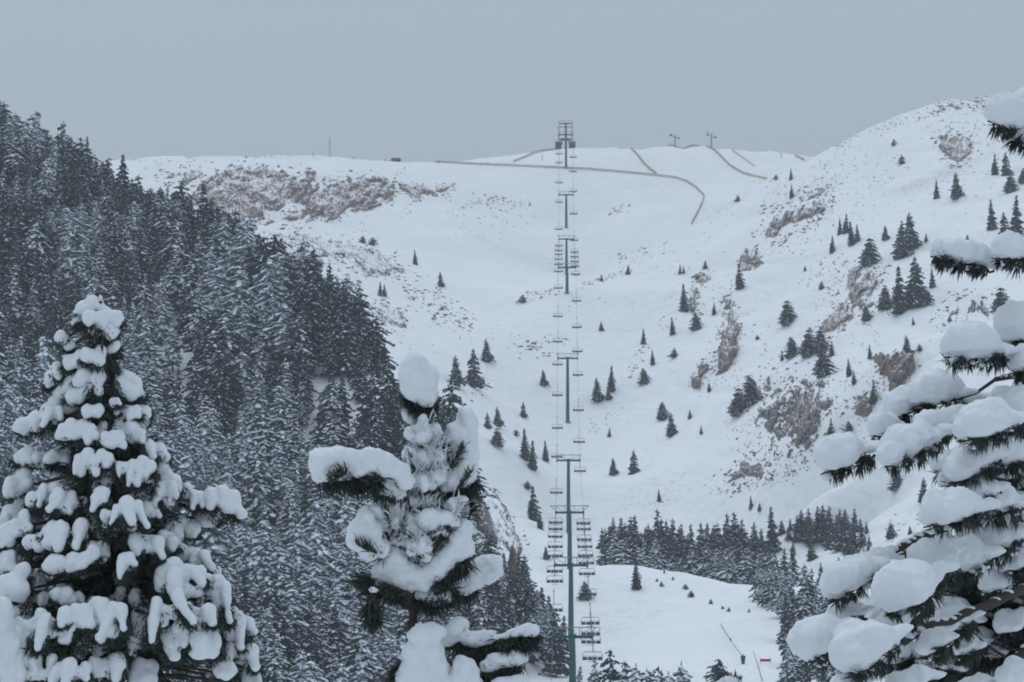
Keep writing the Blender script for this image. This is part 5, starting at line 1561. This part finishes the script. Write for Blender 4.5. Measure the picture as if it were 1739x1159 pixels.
free_pad(mp, [(720, 1012, 20, 10), (755, 1012, 18, 14), (735, 1025, 18, 8)], 7.97, rng, .6, .055, 700, (.2, -.3, -.5), nwhere=[(705, 1015), (740, 1015), (770, 1000)])
free_pad(mp, [(800, 985, 24, 20), (820, 970, 30, 24), (835, 962, 22, 22), (790, 1000, 20, 14)], 8.1, rng, .8, .045, 320, (-.3, -.2, -.6), nwhere=[(780, 1010), (810, 995)])
# hanging dark shoot
free_pad(mp, [(636, 1002, 10, 6)], 7.88, rng, .6, .055, 420, (0, -.1, -1), nwhere=[(630, 1015), (634, 1050)])
free_pad(mp, [(640, 992, 8, 5)], 7.9, rng, .6, .05, 260, (-.8, -.2, .2), nwhere=[(640, 1000), (620, 985)])
# bottom pads
free_pad(mp, [(722, 1085, 32, 26), (718, 1110, 38, 30), (724, 1140, 40, 36), (735, 1170, 42, 36), (700, 1150, 30, 36), (715, 1070, 16, 12), (745, 1075, 14, 12)], 7.85, rng, .8, .05, 500, (-.8, -.3, -.3), nwhere=[(690, 1130), (676, 1165)])
free_pad(mp, [(788, 1140, 26, 24), (780, 1165, 28, 30), (800, 1160, 20, 24)], 7.85, rng, .8, .05, 300, (.5, -.3, -.5), nwhere=[(805, 1170), (790, 1175)])
free_pad(mp, [(770, 1075, 18, 18), (780, 1060, 20, 12), (800, 1086, 24, 14), (826, 1082, 20, 14), (760, 1085, 14, 14)], 7.95, rng, .7, .055, 900, (.3, -.3, -.55), nwhere=[(770, 1095), (810, 1102), (850, 1092)])
free_pad(mp, [(872, 1076, 18, 8), (894, 1072, 22, 13), (908, 1070, 10, 10), (850, 1082, 16, 7)], 7.9, rng, .7, .05, 700, (.3, -.3, -.4), nwhere=[(850, 1092), (880, 1088), (905, 1078)])
free_pad(mp, [(852, 1122, 28, 14), (878, 1116, 20, 14), (830, 1132, 20, 12)], 7.9, rng, .7, .05, 600, (-.2, -.3, -.55), nwhere=[(820, 1140), (850, 1138), (880, 1128)])
free_pad(mp, [(858, 1165, 30, 18), (880, 1160, 20, 14)], 7.86, rng, .7, .05, 300, (0, -.3, -.5), nwhere=[(840, 1175), (880, 1172)])
# small shoot with snow at the bottom, right of the lift
q0 = P(1232, 1300, 9.2)
sp2 = empty('pine_sapling', (float(q0[0]), float(q0[1]), float(Gz(q0[0], q0[1])))); tag(sp2, 'tip of a snow-capped sapling peeking in at the bottom edge below the padded post', 'tree')
b0 = np.array(sp2.location); m = MB(); m.tube([(0, 0, -.1), P(1236, 1190, 9.2) - b0], [.03, .008], 8); m.obj('trunk', M_bark, sp2)
free_pad(sp2, [(1222, 1166, 18, 10), (1240, 1162, 22, 14), (1255, 1170, 18, 10)], 9.2, rng, .8, .05, 260, (0, -.3, .8), nwhere=[(1225, 1165), (1255, 1165)])

# ------------------------------------------------------------------ foreground left: snow-laden fir
DL = 18.0
lb = P(190, 1159, DL)
fir = empty('laden_fir', (float(lb[0]), float(lb[1]), float(Gz(lb[0], lb[1]))))
tag(fir, 'near fir at the left with drooping fingers of heavy snow on all its branches', 'tree')
fb = np.array(fir.location)
m = MB(); m.tube([(0, 0, -.3), P(190, 1159, DL) - fb, P(186, 900, DL) - fb, P(178, 700, DL) - fb, P(172, 600, DL) - fb, P(164, 512, DL) - fb], [.16, .085, .06, .03, .018, .008], 10)
m.obj('trunk', M_bark, fir, True)
def fir_branch(px, py, w, h, nf, dd, slope=0.0, fan=.35, nneed=500, r=None, snow=True):
    """a bough: twig from the trunk, snow lumps along its top and fingers of snow hanging from it"""
    d = DL + dd; k = d / F
    c = P(px, py, d)
    trunk_x = np.interp(py, [505, 700, 900, 1159], [164, 178, 186, 190])
    start = P(trunk_x, py - 8, DL)
    side = 1 if px > trunk_x else -1
    W = w * k; Hh = h * k
    nf = max(1, int(round(nf * .8)))
    R = (r or w / nf * .56) * k
    R = min(R, .066 if py < 820 else .082)
    if py > 900: nf = max(2, nf - 1); R *= 1.1
    m = MB(); mid = (start + c) / 2 + np.array([0, 0, .03])
    m.tube([start - fb, mid - fb, c + np.array([0, .03, -.02]) - fb], [.016, .012, .007], 6)
    part = m.obj('branch', M_bark, fir, True)
    bl = []; it = []
    for i in range(nf):
        t = 0 if nf == 1 else -1 + 2 * i / (nf - 1) + rng.uniform(-.25, .25) / nf
        Rf = R * rng.uniform(.75, 1.2)
        x0 = c[0] + t * (W * .5 - R); z0 = c[2] + Hh * .5 - Rf * .8 - slope * t * W * .5 - abs(t) * Hh * .12 + rng.normal(0, .25) * R
        y0 = c[1] + rng.uniform(-.8, .8) * R
        p = np.array([x0, y0, z0])
        L = max(R * .4, (Hh - R * 1.2) * rng.uniform(.25, 1.05) * (1 - .25 * abs(t)))
        dirv = unit(np.array([t * fan * .6 + side * .12 + rng.normal(0, .08), -.55, -1.0]))
        steps = max(2, int(L / (R * .5)))
        bend = rng.uniform(-.4, .4)
        for s in range(steps + 1):
            f = s / steps
            rr = Rf * (1.08 - .34 * f + .10 * math.sin(f * 5 + i)) * rng.uniform(.92, 1.08)
            q = p + dirv * L * f + np.array([bend * f * f * R * 2, 0, 0])
            bl.append((q - fb, (rr, rr * 1.0, rr * 1.05), None))
        n1 = nneed // nf
        for _ in range(n1):
            f = rng.uniform(.2, 1.1)
            q = p + dirv * L * f + np.array([rng.normal(0, .55) * R, R * rng.uniform(.0, .8), -R * .35])
            it.append((q - fb, dirv + rng.normal(0, .6, 3) + np.array([0, .2, -.1]), rng.uniform(.025, .05)))
    # the snow that joins the fingers: a broad sloping mass
    for i in range(nf * 3):
        t = rng.uniform(-.95, .95); v = rng.uniform(0, .42)
        zz = c[2] + Hh * (.5 - v) - R * .8 - slope * t * W * .5 - abs(t) * Hh * .12
        bl.append((np.array([c[0] + t * (W * .5 - R), c[1] + R * (.5 - 2 * v), zz]) - fb, (R * rng.uniform(1.0, 1.45), R * .95, R * rng.uniform(.7, 1.05)), None))
    link('snow_load', remesh_snow('snow_load', bl, max(.008, R / 5), 5, R * .45), part)
    # needle sprays below and behind
    for _ in range(int(nneed * .55)):
        q = np.array([c[0] + rng.uniform(-.42, .42) * W, c[1] + rng.uniform(.02, .16), c[2] + rng.uniform(-.55, .15) * Hh])
        it.append((q - fb, np.array([rng.normal(0, .6) + side * .25, -.3, rng.normal(-.3, .5)]), rng.uniform(.03, .06)))
    needle_obj('needles', it, rng, part, .0038, M_needle_near)
FB = [
 # px, py, w, h, fingers, depth offset, slope
 (148, 522, 38, 34, 3, 0.0, -.2), (164, 511, 22, 22, 2, .02, 0), (188, 540, 40, 36, 3, -.03, .2), (160, 545, 40, 36, 3, -.05, 0), (138, 540, 26, 30, 2, .02, -.3), (178, 558, 44, 26, 3, .0, 0), (176, 525, 26, 24, 2, .0, .2),
 (104, 572, 18, 18, 1, .0, 0), (118, 584, 16, 10, 1, .02, .6),
 (128, 610, 46, 32, 3, -.06, -.2), (160, 604, 44, 34, 3, -.1, 0), (190, 594, 26, 26, 2, -.03, -.5), (140, 640, 40, 16, 3, .08, 0),
 (110, 655, 40, 22, 3, .05, -.3), (135, 668, 44, 20, 3, -.05, 0), (215, 660, 44, 34, 3, -.02, .5), (232, 672, 24, 36, 2, .02, .4), (195, 685, 20, 24, 2, -.12, 0),
 (50, 722, 46, 32, 3, -.02, -.1), (85, 712, 50, 38, 4, -.05, -.2), (115, 695, 40, 20, 3, .05, -.3), (158, 697, 38, 26, 3, -.18, 0), (226, 702, 26, 32, 2, -.08, 0), (246, 700, 16, 22, 1, .0, 0), (205, 715, 22, 30, 2, .05, 0),
 (132, 738, 72, 46, 5, -.2, 0), (190, 748, 40, 40, 3, -.25, 0), (240, 745, 50, 36, 4, -.08, .6), (262, 772, 34, 42, 3, .0, .5), (62, 780, 54, 24, 4, .05, 0), (100, 775, 44, 20, 3, .1, 0),
 (148, 796, 46, 62, 4, -.3, 0), (178, 785, 28, 48, 2, -.3, 0), (208, 802, 26, 44, 2, -.28, 0), (240, 806, 52, 64, 4, -.25, .1), (285, 815, 44, 44, 3, -.05, .4), (282, 850, 40, 74, 3, -.15, .1),
 (310, 838, 36, 36, 3, .05, .2), (336, 850, 28, 44, 2, .0, 0), (378, 856, 58, 58, 4, -.05, .1), (352, 880, 40, 24, 3, .1, 0), (25, 870, 50, 34, 3, .1, -.2),
 (75, 850, 58, 50, 4, -.2, -.2), (110, 858, 46, 56, 3, -.3, 0), (140, 860, 26, 36, 2, -.15, 0), (172, 850, 30, 50, 2, -.4, .1), (182, 890, 26, 56, 2, -.45, 0), (216, 888, 56, 78, 4, -.45, 0), (255, 870, 30, 40, 2, -.2, 0),
 (25, 905, 60, 70, 4, -.25, -.3), (62, 925, 50, 50, 4, -.35, -.2), (95, 915, 50, 60, 3, -.4, 0), (138, 905, 18, 60, 1, -.4, 0), (95, 955, 44, 34, 3, -.5, 0), (142, 950, 62, 44, 4, -.5, -.1), (165, 940, 40, 40, 3, -.4, 0),
 (250, 935, 58, 66, 4, -.4, .1), (215, 962, 28, 54, 2, -.55, 0), (285, 930, 40, 50, 3, -.2, .2), (310, 945, 56, 50, 4, -.1, .3), (350, 975, 50, 54, 4, -.05, .3), (340, 960, 40, 60, 3, -.2, .2),
 (25, 1000, 60, 80, 3, -.5, -.3), (10, 960, 40, 60, 3, -.3, -.2), (75, 1020, 30, 30, 2, -.4, 0), (105, 1010, 40, 34, 3, -.5, 0), (128, 1020, 30, 26, 2, -.45, 0), (62, 990, 30, 30, 2, -.2, 0),
 (285, 985, 50, 70, 3, -.45, -.2), (320, 1000, 66, 90, 4, -.5, 0), (365, 1020, 60, 100, 4, -.4, .2), (335, 1060, 70, 90, 4, -.6, 0), (285, 1050, 60, 110, 4, -.65, -.2), (385, 1070, 60, 80, 4, -.35, .2), (350, 1095, 50, 60, 3, -.6, 0),
 (300, 1090, 50, 70, 3, -.6, 0), (415, 1070, 34, 60, 2, -.2, .2), (410, 1125, 56, 90, 4, -.35, .2), (425, 1160, 30, 80, 2, -.3, 0), (380, 1140, 40, 50, 3, -.5, 0),
 (50, 1080, 70, 90, 4, -.7, -.2), (95, 1085, 60, 96, 4, -.75, 0), (130, 1065, 60, 90, 4, -.75, 0), (165, 1050, 40, 80, 3, -.7, 0), (198, 1065, 40, 100, 3, -.75, 0), (228, 1110, 24, 70, 2, -.5, 0), (60, 1140, 80, 70, 5, -.8, 0), (120, 1150, 70, 60, 5, -.85, 0),
 (180, 1140, 60, 60, 4, -.7, 0), (15, 1110, 60, 110, 3, -.7, 0), (245, 1150, 50, 60, 3, -.55, 0), (10, 1060, 50, 60, 3, -.5, 0), (200, 1010, 40, 12, 3, -.2, -.5), (240, 1020, 40, 12, 3, -.25, .5),
]
for _ in range(70):
    py = 625 + 525 * rng.uniform() ** .85
    lx = float(np.interp(py, [505, 570, 640, 710, 800, 900, 1159], [150, 128, 92, 40, 20, -10, -20])); rx = float(np.interp(py, [505, 590, 660, 760, 830, 900, 960, 1060, 1159], [185, 205, 240, 270, 325, 320, 365, 412, 435]))
    px = rng.uniform(lx, rx)
    if 170 < px < 270 and 945 < py < 1050: continue
    cx_ = float(np.interp(py, [505, 700, 900, 1159], [164, 178, 186, 190])); off = abs(px - cx_) / max(20, rx - cx_)
    FB.append((px, py, rng.uniform(30, 52), rng.uniform(24, 52), 3, -.05 - (1 - min(1, off)) * .0008 * (py - 480) + .1, rng.uniform(-.2, .2) + (.25 if px > cx_ else -.25)))
for b_ in FB:
    fir_branch(b_[0], b_[1], b_[2], b_[3], b_[4], b_[5], b_[6] if len(b_) > 6 else 0, nneed=int(120 + b_[2] * b_[3] * .16))
# inner dark sprays that close the crown, and bare inner twigs
def inner_half(py): return float(np.interp(py, [520, 600, 700, 800, 900, 1000, 1160], [6, 16, 38, 62, 95, 130, 165]))
for i in range(150):
    py = 520 + 660 * rng.uniform() ** .7; hw = inner_half(py)
    tx = np.interp(py, [505, 700, 900, 1159], [164, 178, 186, 190])
    an = rng.uniform(0, 6.283); rad = hw * math.sqrt(rng.uniform(.05, 1)) * DL / F
    c = P(tx, py, DL) + np.array([math.cos(an) * rad, math.sin(an) * rad, 0]) 
    s0 = P(tx, py - 12, DL)
    m = MB(); m.tube([s0 - fb, (s0 + c) / 2 + np.array([0, 0, .02]) - fb, c - fb], [.014, .009, .004], 5)
    br = m.obj('branch', M_bark, fir)
    it = []
    dirr = unit(c - s0 + np.array([0, 0, -.02]))
    for _ in range(230):
        f = rng.uniform(.25, 1.1)
        q = s0 + (c - s0) * f + rng.normal(0, .03, 3) - np.array([0, 0, .04 * f])
        it.append((q - fb, dirr + rng.normal(0, .6, 3) + np.array([0, 0, -.3]), rng.uniform(.05, .09)))
    needle_obj('needles', it, rng, br, .005, M_needle_near)
# snowy ground-side mass at the far left edge belongs to a neighbour tree
nb0 = P(-40, 1250, 17.2)
nf_ = empty('laden_fir', (float(nb0[0]), float(nb0[1]), float(Gz(nb0[0], nb0[1])))); tag(nf_, 'snow-smothered branch end of another fir at the lower left corner', 'tree')
b0 = np.array(nf_.location)
m = MB(); m.tube([(0, 0, -.2), P(-40, 1060, 17.2) - b0], [.1, .02], 8); m.obj('trunk', M_bark, nf_)
free_pad(nf_, [(0, 1070, 26, 40), (12, 1110, 26, 46), (-8, 1040, 30, 30), (20, 1150, 30, 40), (-10, 1130, 40, 60)], 17.2, rng, .8, .08, 300, (.4, -.3, -.6), nwhere=[(-10, 1090), (15, 1140)], vox=.014)

# ------------------------------------------------------------------ haze
b = MB()
x0, x1 = XX.min() - 5, XX.max() + 5; y0, y1 = Ys[0] - 5, Ys[-1] + 5; z0 = ZZ.min() - 1.5; z1 = max(ZZ.max(), 150) + 14
b.box(((x0 + x1) / 2, (y0 + y1) / 2, (z0 + z1) / 2), (x1 - x0, y1 - y0, z1 - z0))
hm = bpy.data.materials.new('haze'); hm.use_nodes = True
hn = hm.node_tree; hn.nodes.clear()
ho = hn.nodes.new('ShaderNodeOutputMaterial'); hv = hn.nodes.new('ShaderNodeVolumePrincipled')
hv.inputs['Color'].default_value = (0.93, 0.96, 1.0, 1)
hv.inputs['Density'].default_value = 0.00036
hv.inputs['Anisotropy'].default_value = 0.0
hn.links.new(hv.outputs[0], ho.inputs['Volume'])
tag(b.obj('haze', hm), kind='stuff')
print('forest', len(forest), 'z range', ZZ.min(), ZZ.max())
